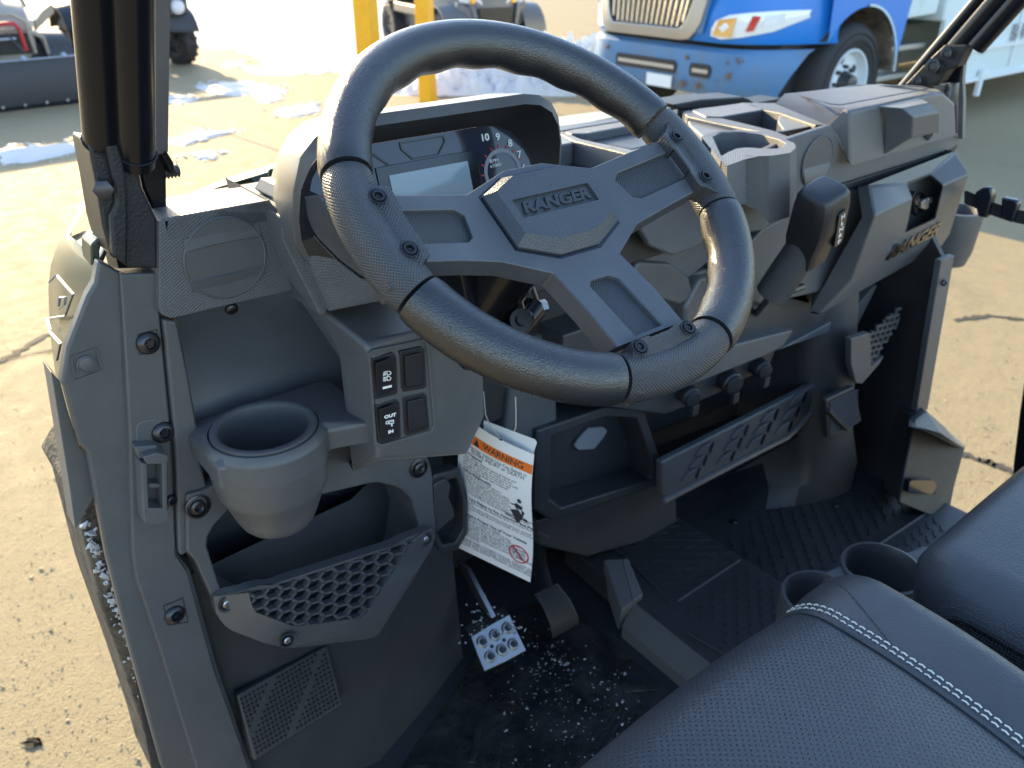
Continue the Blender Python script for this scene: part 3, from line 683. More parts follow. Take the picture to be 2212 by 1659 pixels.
bm = B(); boxb(bm, (1.02, .86, .96), (.98, .22, .26)); boxb(bm, (.72, .93, .72), (.50, .06, .5)); boxb(bm, (.40, .865, .98), (.34, .07, .34)); vp('dash_sun_blocks', bm, 'dark plastic', 0)  # dark filler blocks added behind the dash, one keeping sun off the seat
# ---- centre tunnel and passenger floor
TZ = .455
tl = [atz(*zs(175, 265), TZ), atz(*zs(520, 540), TZ)]; tl = [tl[0], tl[1], tl[1]+(tl[1]-tl[0])*1.6]
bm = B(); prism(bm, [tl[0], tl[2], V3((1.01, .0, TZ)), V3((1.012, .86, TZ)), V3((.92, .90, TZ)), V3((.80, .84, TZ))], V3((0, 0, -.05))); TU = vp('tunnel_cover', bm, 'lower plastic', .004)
bl = [p+V3((-.030, -.006, -.030)) for p in tl]
bm = B(); frustum(bm, [bl[0], bl[2], tl[2], tl[0]], [q+V3((0, 0, -.08)) for q in (bl[0], bl[2], tl[2], tl[0])]); put('tunnel_edge', bm, 'dash plastic', TU, .002)
w0 = QZ([z8(1760, 400), z8(1870, 395), z8(1945, 610), z8(1870, 665)], .47); w1 = QZ([z8(1870, 395), z8(1910, 390), z8(2010, 560), z8(1945, 610)], .47)
bm = B(); prism(bm, [p+V3((0, 0, .02 if i < 2 else 0)) for i, p in enumerate(w0)], V3((.02, .02, -.07))); prism(bm, [p+V3((0, 0, .02 if i < 2 else 0)) for i, p in enumerate(w1)], V3((.02, .02, -.07))); put('tunnel_wedge', bm, 'dash plastic', TU, .002)
def treads(bm, x0, x1, y0, y1, z, ang, px=.03, py=.012, ln_=.024):
    y = y0; r = 0
    while y < y1:
        x = x0+(px*.5 if r % 2 else 0)
        while x < x1:
            if random.random() < .93: boxb(bm, (x, y, z+.001), (ln_, .0042, .0022), Matrix.Rotation(ang, 3, 'Z'))
            x += px
        y += py; r += 1
bm = B(); treads(bm, .84, 1.0, .30, .60, TZ, .5); treads(bm, .86, 1.0, .63, .78, TZ, -.5)
for p, q in (((.84, .615), (1.0, .615)), ((.83, .62), (.86, .80)), ((.80, .56), (.83, .36))): tube(bm, [V3((*p, TZ+.001)), V3((*q, TZ+.001))], .0022, 6)
put('tread_ribs', bm, 'lower plastic', TU)
PF = .415
bm = B(); prism(bm, [V3((1.0, -.5, PF)), V3((1.50, -.5, PF)), V3((1.50, 1.0, PF)), V3((1.0, 1.0, PF))], V3((0, 0, -.05))); PFL = vp('passenger_floor', bm, 'lower plastic', .002)
bm = B(); treads(bm, 1.05, 1.44, .42, .50, PF, .6, .026, .020, .020); treads(bm, 1.03, 1.44, .54, .70, PF, .6, .030, .016); treads(bm, 1.03, 1.44, .16, .38, PF, -.6, .030, .016)
tube(bm, [V3((1.03, .52, PF+.001)), V3((1.46, .50, PF+.001))], .003, 6); put('tread_ribs', bm, 'lower plastic', PFL)
for p in ((375, 768), (1020, 665), (1620, 690), (2000, 820)):
    bm = B(); c = atz(*zr(*p), PF+.001); lathe(bm, c, V3((0, 0, 1)), [(.007, 0), (.006, .003), (.003, .004), (0, .003)], 14, caps=False); put('floor_screw', bm, 'dark bolt', PFL)
# wall ahead of the passenger, bulging over the front wheel
pb = [atz(*zr(*p), PF) for p in ((-60, 800), (120, 770), (350, 730), (580, 690), (760, 672), (860, 655), (960, 635), (1050, 605), (1115, 565))]
pm = [at(*zr(*p), y) for p, y in (((-60, 640), .86), ((120, 600), .84), ((350, 470), .82), ((560, 400), .77), ((760, 380), .70), ((880, 350), .665), ((980, 310), .645), ((1060, 250), .635), ((1130, 180), .63))]
pt = [p+V3((.0, .06, .35)) for p in pm]
bm = B(); loft(bm, [pb, [a.lerp(b, .5)+V3((0, -.012, .0)) for a, b in zip(pb, pm)], pm, pt], closed=False, caps=False); vp('wheel_well', bm, 'lower plastic', 0)
c = at(*z6(1060, 1190), .635); bm = B(); prism(bm, Q([(960, 1105), (1140, 1020), (1190, 1240), (970, 1350)], .628, z6), .012); FR2 = vp('foot_rest', bm, 'lower plastic', .003)
bm = B()
for k in range(13):
    y = 1120+k*17; tube(bm, Q([(985, y+6), (1160, y-75)], .626, z6), .0016, 5)
tube(bm, Q([(975, 1170), (1090, 1290)], .625, z6), .0045, 6); put('tread_ribs', bm, 'lower plastic', FR2)
# passenger side wall and door jamb
bm = B(); prism(bm, [V3((1.475, .575, .38)), V3((1.475, .95, .38)), V3((1.475, .95, .95)), V3((1.475, .66, .95)), V3((1.475, .60, .88)), V3((1.475, .59, .62))], V3((.012, 0, 0))); vp('side_trim', bm, 'dark plastic', 0)
bm = B(); prism(bm, Q([(1690, 225), (1775, 190), (1735, 420), (1605, 1165), (1525, 1225), (1610, 700)], .585, z6), .012); JR = vp('door_jamb', bm, 'dash plastic', .002)
screw(JR, at(*z6(1705, 365), .58), V3((-.2, -1, .2)), .006)
bk_ = [(1525, 1235), (1600, 1180), (1830, 1390), (1835, 1410), (1775, 1650), (1745, 1800), (1640, 1845), (1425, 1760), (1455, 1560)]
bm = B(); prism(bm, [at(*z6(*p), y) for p, y in zip(bk_, (.57, .57, .52, .51, .50, .49, .49, .52, .54))], V3((.03, .05, 0))); SC = vp('sill_cover', bm, 'dark plastic', .004, 3)
bm = B(); prism(bm, [at(*z6(*p), y) for p, y in (((1522, 1228), .568), ((1600, 1172), .565), ((1836, 1386), .515), ((1840, 1412), .505), ((1790, 1385), .495), ((1690, 1315), .50), ((1600, 1290), .52), ((1518, 1275), .555))], V3((.0, .012, -.006))); put('sill_lit_top', bm, 'dash plastic', SC, .003)  # top of the cover in paler plastic, its sky light put into the colour
bm = B(); prism(bm, Q([(1490, 1625), (1510, 1615), (1640, 1615), (1660, 1635), (1655, 1705), (1500, 1700), (1478, 1690)], .505, z6), .01); put('sill_slot', bm, 'gloss black', SC, .001)
# mesh pocket on the passenger side
pw = [(1120, 720), (1225, 680), (1440, 500), (1455, 520), (1420, 640), (1330, 830), (1230, 980), (1185, 1005), (1150, 960)]
bm = B(); prism(bm, Q([(1120, 720), (1235, 680), (1245, 720), (1250, 895), (1330, 825), (1300, 880), (1190, 1005), (1150, 1000), (1118, 880)], .63, z6), .012); MPk = vp('net_frame', bm, 'dash plastic', .002)
nwin_cur = [(1228, 690), (1445, 505), (1415, 640), (1250, 890)]
bm = B()
for k in range(-6, 20):
    a = (1215+k*28, 470); bar2 = (a[0]-160, a[1]+460)
    for p, q in ((a, bar2), ((1215, 520+k*36), (1460, 420+k*36+30))):
        for s in range(10): bar(bm, (p[0]+(q[0]-p[0])*s/10, p[1]+(q[1]-p[1])*s/10), (p[0]+(q[0]-p[0])*(s+1)/10, p[1]+(q[1]-p[1])*(s+1)/10), z6, .632, .004, .004)
put('honeycomb_net', bm, 'panel plastic', MPk)
# ---- upper dash, passenger side
DZ = 1.135
bm = B(); prism(bm, [V3((.555, .69, DZ-.03)), V3((1.52, .69, DZ-.03)), V3((1.52, 1.02, DZ-.03)), V3((.25, 1.02, DZ-.03)), V3((.25, .86, DZ-.03)), V3((.555, .80, DZ-.03))], V3((0, 0, -.08))); DK_ = vp('dash_deck', bm, 'dark plastic', .003)
def deck(name, pts, c, mat, z=DZ, th=.05, bev=.003, par=None):
    bm = B(); prism(bm, QZ(pts, z, c), V3((0, 0, -th))); return put(name, bm, mat, par or DK_, bev, 2)
deck('deck_pad', [(285, 455), (345, 458), (500, 520), (482, 545), (275, 582)], z9, 'dash plastic')
deck('deck_ridge', [(345, 455), (412, 452), (560, 515), (960, 598), (1060, 575), (1180, 530), (1185, 548), (940, 636), (925, 632), (545, 540), (495, 528)], z9, 'knurled plastic', DZ+.002)
deck('deck_tray', [(560, 515), (600, 472), (1040, 392), (1120, 430), (1180, 525), (1060, 572), (960, 595)], z9, 'lower plastic', DZ-.012)  # darker plastic stands for the shade lying in the tray
deck('deck_rim', [(412, 452), (470, 438), (985, 355), (1010, 372), (1040, 390), (600, 470), (480, 470)], z9, 'knurled plastic', DZ)
deck('windscreen_channel', [(275, 440), (310, 415), (830, 340), (960, 330), (985, 352), (470, 436), (400, 450)], z9, 'lower plastic', DZ-.01)
deck('cubby_floor', [(262, 590), (560, 540), (930, 636), (640, 745), (590, 752), (280, 690)], z9, 'dark plastic', DZ-.05)
deck('windscreen_fin', [(1330, 222), (1342, 188), (1465, 135), (1500, 152), (1502, 205), (1400, 225)], z9, 'dark plastic', DZ+.01)
bm = B(); prism(bm, Q([(0, 660), (115, 640), (180, 628), (440, 612), (480, 625), (515, 652), (430, 660), (110, 692), (20, 690)], .95, z3), .06); put('windscreen_rail', bm, 'dark plastic', DK_, .003)
deck('deck_pad', [(105, 692), (200, 680), (420, 650), (510, 668), (565, 692), (300, 738), (200, 735)], z3, 'dash plastic', DZ+.004)
deck('deck_ridge', [(55, 702), (105, 692), (200, 735), (290, 742), (420, 772), (640, 826), (745, 868), (700, 890), (560, 832), (300, 780), (80, 730)], z3, 'knurled plastic', DZ+.002)
deck('deck_pad', [(665, 715), (895, 788), (860, 800), (690, 832), (640, 828), (690, 815), (655, 765)], z3, 'dash plastic', DZ)
deck('deck_edge', [(420, 648), (640, 650), (980, 790), (895, 790), (665, 712), (560, 690), (545, 690)], z3, 'knurled plastic', DZ+.004)
deck('cubby_floor', [(295, 742), (560, 698), (670, 712), (660, 770), (695, 822), (640, 828), (420, 775)], z3, 'dark plastic', DZ-.06)
deck('deck_shelf', [(80, 735), (300, 785), (560, 838), (480, 830), (260, 850), (180, 860), (100, 790)], z3, 'dash plastic', DZ-.005)
# dash cup pocket: rim, opening, fluted front wall
UY = .655
def uz(p): return z3(*p)
rimo = [(170, 862), (240, 838), (400, 818), (560, 832), (700, 880), (765, 905), (770, 935), (735, 965), (610, 985), (545, 985), (450, 1005), (330, 1050), (300, 1020)]
rimi = [(245, 862), (300, 838), (420, 832), (560, 850), (660, 880), (705, 905), (690, 925), (640, 938), (560, 938), (470, 930), (400, 935), (340, 960), (300, 985)]
RZ = 1.155
a = resample(QZ(rimo, RZ, z3), 52); b_ = resample(QZ(rimi, RZ-.001, z3), 52)
bm = B(); R = [a, b_, [p+V3((0, 0, -.07)) for p in b_]]; loft(bm, R, caps=False); bm.faces.new([bm.verts.new(p+V3((0, 0, -.07))) for p in b_]); CP = vp('cup_pocket', bm, 'knurled plastic', .002)
fr = [(300, 1025), (335, 1052), (450, 1003), (455, 985), (545, 985), (600, 985), (735, 968), (772, 935), (775, 900)]
tp = QZ(fr, RZ, z3); lo_px = [(300, 1300), (335, 1300), (450, 1290), (455, 1300), (540, 1330), (602, 1415), (730, 1370), (765, 1330), (770, 1300)]
lo = [at(*z3(*q), p.y) for p, q in zip(tp, lo_px)]
bm = B(); loft(bm, [tp, lo], closed=False, caps=False); put('pocket_wall', bm, 'knurled plastic', CP, smooth=False)
# upper fascia with the second speaker
FY = .665
bm = B(); prism(bm, Q([(470, 1000), (745, 872), (1000, 790), (1040, 860), (1115, 1040), (1790, 845), (1812, 890), (1795, 920), (1745, 950), (1040, 1172), (1020, 1200), (560, 1460), (300, 1500), (0, 1620), (-150, 1560), (-300, 1300), (200, 1100)], FY, z3), .012)
UF = vp('dash_fascia', bm, 'knurled plastic', .004, 3)
c0 = at(*z3(900, 1020), FY); bm = B(); lathe(bm, c0, V3((0, -1, 0)), [(.0375, -.004), (.0375, .0022), (.0362, .003), (.0355, .0022), (0, .0022)], 48, caps=False)
frustum(bm, [c0+V3((-.034, -.0024, -.006)), c0+V3((.034, -.0024, -.006)), c0+V3((.026, -.004, -.026)), c0+V3((-.026, -.004, -.026))], [c0+V3((-.034, -.001, -.004)), c0+V3((.034, -.001, -.004)), c0+V3((.026, -.001, -.028)), c0+V3((-.026, -.001, -.028))])
put('speaker_cover', bm, 'panel plastic', UF)
bm = B(); prism(bm, Q([(1040, 1172), (1745, 950), (1800, 915), (1760, 985), (1240, 1180), (1160, 1185), (1020, 1210)], FY+.004, z3), .1); vp('fascia_gap', bm, 'dark plastic', .002)
# storage box on top of the dash
bA, bB = at(*z3(1115, 1048), .645), at(*z3(1788, 850), .645)
bC, bD, bE = at(*z3(1106, 697), .657), at(*z3(1690, 578), .657), at(*z3(1782, 650), .650)
zt_ = bC.z
bF, bG = atz(*z3(700, 592), zt_+.006), atz(*z3(1300, 530), zt_+.006)
bH = at(*z3(638, 655), bF.y-.01); bI = at(*z3(972, 792), .676)
bJ = at(*z3(1030, 850), .668)
bm = B()
vs = {k: bm.verts.new(v) for k, v in dict(A=bA, B=bB, C=bC, D=bD, E=bE, F=bF, G=bG, H=bH, I=bI, J=bJ).items()}
vs['K'] = bm.verts.new(at(*z3(1075, 690), .672)); vs['L'] = bm.verts.new(at(*z3(1660, 562), .672)); vs['M'] = bm.verts.new(bB+V3((0, .25, 0))); vs['N'] = bm.verts.new(bE+V3((0, .2, 0)))
for q in ('FGLK', 'KLDC', 'HFKI', 'IKCJ', 'JCA', 'CDEBA', 'DLGNE', 'ENMB'): bm.faces.new([vs[k] for k in q])
SBX = vp('dash_box', bm, 'dash plastic', .006, 3)
bm = B(); framed(bm, [p+V3((0, 0, .0012)) for p in resample([atz(*z3(*p), zt_+.004) for p in ((750, 597), (1175, 537), (1560, 545), (1625, 562), (1050, 668), (1000, 665))], 36)], [p+V3((0, 0, .0012)) for p in resample([atz(*z3(*p), zt_+.004) for p in ((775, 600), (1180, 543), (1545, 551), (1600, 562), (1048, 662), (1005, 660))], 36)], V3((0, 0, -.001))); put('lid_groove', bm, 'lower plastic', SBX)
h = dict(a=(1300, 672, .655), b=(1545, 620, .655), c=(1612, 650, .622), d=(1440, 683, .622), e=(1512, 742, .612), f=(1505, 870, .616), g=(1330, 978, .645), i=(1342, 742, .645), j=(1674, 712, .612), k=(1674, 835, .618), l=(1640, 842, .645), m=(1480, 885, .645))
bm = B(); hv = {k: bm.verts.new(at(*z3(v[0], v[1]), v[2])) for k, v in h.items()}
for q in ('abcd', 'adei', 'iefg', 'dcje', 'ejkf', 'fklm', 'gfm'): bm.faces.new([hv[k] for k in q])
put('lid_handle', bm, 'dash plastic', SBX, .003)
bm = B(); prism(bm, Q([(1590, 858), (1645, 838), (1610, 888)], .6425, z3), .003); put('handle_recess', bm, 'gloss black', SBX)
bm = B(); prism(bm, Q([(1640, 545), (1790, 525), (1812, 535), (1812, 850), (1790, 845), (1785, 650), (1700, 575)], .70, z3), .05); EP = vp('dash_end_cap', bm, 'dash plastic', .002)
bm = B(); lathe(bm, at(*z3(1755, 590), .695), V3((0, -1, .1)), [(.022, 0), (.022, .005), (.018, .007), (0, .007)], 24, caps=False); put('end_cap_plug', bm, 'panel plastic', EP)
# ---- glove box
gv = dict(a=(1240, 1178, .645), b=(1780, 965, .645), c=(1868, 1100, .612), d=(1270, 1362, .612), n1=(1468, 1165, .640), n2=(1620, 1105, .640), nL=(1505, 1255, .614), nR=(1700, 1172, .614), n3=(1650, 1380, .622), n4=(1462, 1470, .622), o=(1160, 1185, .66), p=(1190, 1372, .64))
P_ = {k: at(*z3(v[0], v[1]), v[2]) for k, v in gv.items()}
P_['e'] = at(*z6(1125, 345), .635); P_['e2'] = at(*z6(925, 560), .66); P_['f'] = at(*z6(1700, 125), .66); P_['f1'] = at(*z6(1745, 60), .645); P_['q'] = at(*z6(860, 540), .68)
bm = B(); gvv = {k: bm.verts.new(p) for k, p in P_.items()}
for q in (('a', 'n1', 'nL', 'd'), ('a', 'b', 'n2', 'n1'), ('b', 'c', 'nR', 'n2'), ('d', 'nL', 'n4', 'e'), ('e', 'n4', 'n3', 'f1'), ('nR', 'c', 'f1', 'n3'), ('e', 'f1', 'f', 'e2'), ('o', 'a', 'd', 'p'), ('p', 'd', 'e', 'e2', 'q')): bm.faces.new([gvv[k] for k in q])
bk1 = bm.verts.new(P_['b']+V3((.02, .12, 0))); bk2 = bm.verts.new(P_['c']+V3((.02, .14, 0))); bk3 = bm.verts.new(P_['f1']+V3((.02, .12, 0))); bk4 = bm.verts.new(P_['f']+V3((0, .1, 0)))
bm.faces.new((gvv['b'], bk1, bk2, gvv['c'])); bm.faces.new((gvv['c'], bk2, bk3, gvv['f1'])); bm.faces.new((gvv['f1'], bk3, bk4, gvv['f']))
loop = ['n1', 'n2', 'nR', 'n3', 'n4', 'nL']; bb = [bm.verts.new(at(*z3(*((lambda v: (v[0]+(1575-v[0])*.06, v[1]+(1280-v[1])*.04))(gv[k]))), .66)) for k in loop]
for i in range(6): bm.faces.new((gvv[loop[i]], gvv[loop[(i+1) % 6]], bb[(i+1) % 6], bb[i]))
bm.faces.new(bb)
GB = vp('glove_box', bm, 'dash plastic', .004, 3)
bm = B(); c = at(*z3(1535, 1290), .652); lathe(bm, c, V3((0, -1, .2)), [(.020, 0), (.019, .006), (.010, .007), (.009, .018), (0, .018)], 24, caps=False); prism(bm, Q([(1510, 1240), (1530, 1210), (1555, 1225), (1560, 1290), (1530, 1300)], .635, z3), .015); LT = put('latch_knob', bm, 'gloss black', GB, .001)
bm = B(); prism(bm, Q([(1565, 1280), (1590, 1258), (1605, 1262), (1610, 1252), (1635, 1248), (1638, 1278), (1612, 1290), (1612, 1312), (1590, 1325), (1562, 1315)], .632, z3), .006); put('latch_key', bm, 'zinc', LT, .001)
tc_ = at(*z3(1500, 1520), .628); e1 = (at(*z3(1665, 1428), .628)-at(*z3(1340, 1598), .628)); wdt = e1.length; e1.normalize(); 
nrm = (P_['f1']-P_['e']).cross(P_['d']-P_['e']).normalized(); nrm = nrm if nrm.y < 0 else -nrm; e2 = nrm.cross(e1)
me = words('RANGER', on(*z3(1500, 1515), P_['e'], nrm)+nrm*.004, e1, e2, .036, .003, .25, .0010, 1.15); base('badge chrome', (.20, .20, .21), .18, 1); link('lettering', me, 'badge chrome', GB)
# cup at the passenger end
c = at(*zq(795, 1270), .73); bm = B(); lathe(bm, c, V3((0, 0, 1)), [(.038, -.11), (.042, 0), (.044, .004), (.051, .003), (.052, -.004), (.049, -.080), (.042, -.11), (0, -.115)], 40, caps=False); vp('cup_holder', bm, 'panel plastic', 0)
# ---- lower dash, passenger side
bm = B(); prism(bm, Q([(-700, 700), (-300, 560), (100, 360), (430, 120), (880, 200), (870, 560), (920, 565), (1265, 390), (1200, 480), (1150, 535), (640, 800), (600, 900), (250, 1080), (-50, 1200), (-420, 1150), (-700, 1000)], .70, z6), .06); LD = vp('lower_dash', bm, 'lower plastic', .003)
bm = B(); prism(bm, Q([(330, 770), (760, 660), (740, 700), (690, 770), (600, 820), (0, 1060), (-200, 1080)], .680, z6), .03); put('lower_ledge', bm, 'dash plastic', LD, .004)
bm = B(); prism(bm, Q([(640, 800), (1145, 530), (1260, 395), (1290, 380), (1170, 620), (1130, 700), (1035, 945), (1000, 985), (1095, 640)], .69, z6), .03); put('bin_surround', bm, 'dash plastic', LD, .003)
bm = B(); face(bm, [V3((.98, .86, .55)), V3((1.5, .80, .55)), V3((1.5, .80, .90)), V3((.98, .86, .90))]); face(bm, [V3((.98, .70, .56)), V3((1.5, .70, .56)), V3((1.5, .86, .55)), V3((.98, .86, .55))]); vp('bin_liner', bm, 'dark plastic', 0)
bn = [(-80, 1500), (1020, 942), (1030, 960), (980, 1040), (850, 1200), (715, 1335), (-60, 1740), (-75, 1700)]
BY = [(.70 if p[0] < 900 else .69) for p in bn]
bm = B(); prism(bm, Q(bn, .69, z6), .014); BN = vp('bin_front', bm, 'panel plastic', .004, 3)
bm = B(); tube(bm, Q([(-70, 1745), (400, 1500), (715, 1340), (850, 1205), (985, 1042)], .688, z6), .006, 8); put('bin_rim', bm, 'dash plastic', BN)
bm = B()
for cx, cy in ((780, 1090), (735, 1185), (690, 1275), (600, 1200), (555, 1280), (515, 1360), (410, 1300), (370, 1380), (325, 1465), (190, 1410), (150, 1490), (105, 1570)):
    q = [(cx-45, cy+55), (cx-10, cy), (cx+50, cy-35), (cx+30, cy+15)]
    a = Q(q, .685, z6); a[2] = at(*z6(*q[2]), .681); prism(bm, [a[0], a[1], a[2], a[3]], .006)
split_loose(put('louvre', bm, 'dash plastic', BN, .0015), 'louvre')
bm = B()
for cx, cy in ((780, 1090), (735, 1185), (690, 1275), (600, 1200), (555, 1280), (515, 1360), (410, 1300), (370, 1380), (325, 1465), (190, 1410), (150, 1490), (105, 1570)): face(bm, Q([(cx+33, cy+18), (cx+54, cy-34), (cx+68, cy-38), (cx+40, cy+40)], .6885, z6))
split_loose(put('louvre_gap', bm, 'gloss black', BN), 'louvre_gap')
for (x, y), r in (((95, 1075), .016), ((355, 990), .019), ((548, 905), .016)):
    c = at(*z6(x, y), .685); bm = B(); nn = V3((-.25, -1, -.1)); lathe(bm, c, nn, [(r, -.01), (r, .006), (r*.85, .009), (r*.8, .014), (0, .015)], 24, caps=False)
    boxb(bm, c+V3((-.002, -.014, -r*1.15)), (.014, .008, .018)); vp('power_socket', bm, 'dark plastic', .001)
# console behind the wheel: stepped blocks
bm = B(); prism(bm, Q([(1345, 440), (1490, 420), (1560, 545), (1490, 600), (1400, 620), (1330, 560)], .70), .06); vp('fascia_corner', bm, 'knurled plastic', .004)
bm = B(); prism(bm, Q([(1030, 560), (1350, 500), (1480, 600), (1500, 900), (1350, 960), (1160, 960), (1060, 800)], .80), .1); vp('console_back', bm, 'dark plastic', .004)
bm = B(); prism(bm, Q([(1380, 565), (1450, 570), (1490, 600), (1500, 640), (1470, 660), (1400, 640), (1360, 600)], .69), .06); prism(bm, Q([(1466, 640), (1500, 590), (1530, 580), (1700, 540), (1760, 620), (1750, 660), (1520, 700), (1480, 700)], .70), .06); vp('console_block', bm, 'panel plastic', .005, 3)
bm = B(); prism(bm, Q([(1480, 665), (1515, 600), (1540, 598), (1600, 690), (1560, 760), (1480, 770)], .685), .05); vp('console_cover', bm, 'dash plastic', .006, 3)
bm = B(); prism(bm, Q([(500, 1620/1.0*0+700), (690, 600), (730, 780), (740, 1290), (700, 1420), (620, 1560), (520, 1600), (430, 1500)], .74, lambda x, y: za(x, y*.75)), .08); vp('column_shroud', bm, 'panel plastic', .008, 3)
bm = B(); lathe(bm, at(*za(900, 510), .73), V3((0, -1, .2)), [(.045, -.03), (.045, .0), (.036, .004), (.030, .0), (.026, -.02), (0, -.02)], 40, caps=False); vp('air_vent', bm, 'lower plastic', 0)
# lower centre pocket
bm = B(); q = Q([(620, 1000), (1000, 870), (1180, 880), (1215, 890), (1310, 1175), (1310, 1300), (700, 1500), (610, 1440)], .73, za); c = sum(q, V3())/8
framed(bm, q, [c+(p-c)*.80 for p in q], .05); CPk = vp('centre_pocket', bm, 'lower plastic', .004)
bm = B(); face(bm, [c+(p-c)*.82+V3((0, .048, 0)) for p in q]); put('pocket_floor', bm, 'lower plastic', CPk)
bm = B(); prism(bm, Q([(828, 1085), (845, 1050), (905, 985), (985, 978), (1008, 1000), (985, 1040), (935, 1100), (850, 1105)], .772, za), .003); put('pocket_plate', bm, 'grey print', CPk)
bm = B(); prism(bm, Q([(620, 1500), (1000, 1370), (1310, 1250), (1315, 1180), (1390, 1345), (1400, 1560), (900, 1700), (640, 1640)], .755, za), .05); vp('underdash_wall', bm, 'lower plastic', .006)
bm = B(); prism(bm, [atz(*zr(-400, 620), .60), atz(*zr(-60, 470), .58), at(*zr(0, 690), .80), V3((1.012, .84, TZ)), V3((.92, .88, TZ)), V3((.80, .83, TZ))], V3((0, .05, -.02))); put('tunnel_riser', bm, 'lower plastic', TU, .004)
bm = B(); prism(bm, Q([(560, 1450), (1020, 1192), (1165, 1188), (1190, 1372), (1110, 1720), (900, 1850), (480, 1950), (420, 1600)], .675, z3), .02); vp('fascia_lower', bm, 'dash plastic', .004)
# ---- gear lever
g0, g1, g2 = at(*z6(690, 330), .60), at(*z3(862, 1500), .575), at(*z3(925, 1250), .560)
ax = (g1-g0).normalized(); bm = B()
tube(bm, [g0-ax*.03, g0, g1], [.023, .0235, .0225], 28); GL = vp('gear_lever', bm, 'knurled grip', 0)
me = GL.data; uv = me.uv_layers.new()
ex_, ey_, _ = axes(ax)
for l in me.loops:
    d = me.vertices[l.vertex_index].co-g0; uv.data[l.index].uv = (math.atan2(d.dot(ey_), d.dot(ex_))*.022, d.dot(ax)*1.0)
up = (g2-g1).normalized(); wn = V3((-.10, -.95, .1)); wn = (wn-up*wn.dot(up)).normalized(); sd = up.cross(wn)
def kp(a, b, c): return g1+up*a+sd*b+wn*c
rows = []
for t, hw, dp, sh in ((-.035, .0225, .022, 0), (-.014, .0235, .0235, .0), (.004, .0262, .0262, .001), (.030, .0285, .0275, .004), (.058, .0285, .0265, .004), (.074, .0270, .0240, .003), (.079, .0240, .021, .003), (.081, .020, .017, .003)):
    row = []
    for k in range(24):
        a = 2*PI*k/24; ca, sa = math.cos(a), math.sin(a); p = 5.5
        rr = (abs(ca)**p+abs(sa)**p)**(-1/p); row.append(kp(t, ca*rr*hw, sa*rr*dp+sh))
    rows.append(row)
bm = B(); loft(bm, rows); GK = put('gear_knob', bm, 'shift plastic', GL, 0)
PLC = kp(.028, .0100, .0322); pu = (up*.97-sd*.16).normalized(); ps = (sd-pu*sd.dot(pu)); ps = (ps-wn*ps.dot(wn)).normalized(); pu = wn.cross(ps)
def pq(x, y, h=0): return PLC+ps*x+pu*y+wn*h
bm = B(); prism(bm, [pq(*q, .0012) for q in ((-.0085, .029), (-.0055, .0315), (.0050, .0315), (.0085, .024), (.0085, -.024), (.0050, -.0300), (-.0055, -.0300), (-.0085, -.026))], wn*-.006); PLT = put('shift_plate', bm, 'gloss black', GK, .001)
tx = [words(t, pq(.0, y, .0014), ps, pu, .0105, .0003, bold=.0002) for t, y in (('H', .0225), ('L', .0110), ('N', 0), ('R', -.0115), ('P', -.0230))]
link('shift_letters', join(tx, 'shift_letters'), 'white print', PLT)
bm = B(); tube(bm, [g0-ax*.03, at(*z6(590, 470), .64), at(*z6(520, 560), .70)], [.006, .005, .005], 8); put('lever_rod', bm, 'black steel', GL)
bm = B(); tube(bm, Q([(600, 460), (720, 420), (810, 390)], .65, z6), .006, 8); lathe(bm, at(*z6(593, 385), .612), V3((0, -1, 0)), [(.006, 0), (.005, .004), (0, .004)], 12); split_loose(put('lever_guide', bm, 'dark bolt', GL), 'lever_guide')
# ---- seats
def seat_mat(name, perf):
    m, nb, b = base(name, (.046, .050, .057), .36)
    tc = nb.new('TexCoord'); P = tc.outputs['Object']
    wr = nb.noise(P, 34, 7, .72); cr = nb.voro(P, 700, 'SMOOTH_F1')
    h = nb.math('ADD', nb.math('MULTIPLY', wr, .5), nb.math('MULTIPLY', cr, .35))
    nr = nb.bump(h, .5, .0026)
    col = nb.mix(wr, (.040, .044, .051, 1), (.060, .064, .072, 1))
    if perf:
        sp = nb.new('SeparateXYZ'); nb.l.new(tc.outputs['UV'], sp.inputs[0]); u, v = sp.outputs[0], sp.outputs[1]
        p = .0064
        def cell(o):
            a = nb.math('SUBTRACT', nb.math('FRACT', nb.math('ADD', nb.math('DIVIDE', u, p), o)), .5); c = nb.math('SUBTRACT', nb.math('FRACT', nb.math('ADD', nb.math('DIVIDE', v, p*1.0), o)), .5)
            return nb.math('SQRT', nb.math('ADD', nb.math('MULTIPLY', a, a), nb.math('MULTIPLY', c, c)))
        d = nb.math('MINIMUM', cell(0), cell(.5))
        hole = nb.math('SUBTRACT', 1, nb.math('MULTIPLY', nb.math('SUBTRACT', d, .085), 12, clamp=True), clamp=True)
        nr = nb.bump(nb.math('MULTIPLY', hole, -1), .6, .0012, nr)
        col = nb.mix(nb.math('MULTIPLY', hole, .8), col, (.004, .004, .005, 1))
    nb.l.new(col, b.inputs['Base Color']); nb.l.new(nr, b.inputs['Normal'])
seat_mat('seat leather', False); seat_mat('perforated leather', True)
m, nb, b = base('knit fabric', (.012, .013, .015), .8); tc = nb.new('TexCoord'); nb.l.new(nb.bump(nb.voro(tc.outputs['Object'], 330, 'F1', .3), .9, .003), b.inputs['Normal'])
base('thread', (.62, .62, .58), .6); base('dark thread', (.06, .065, .075), .6)
SCX = .432
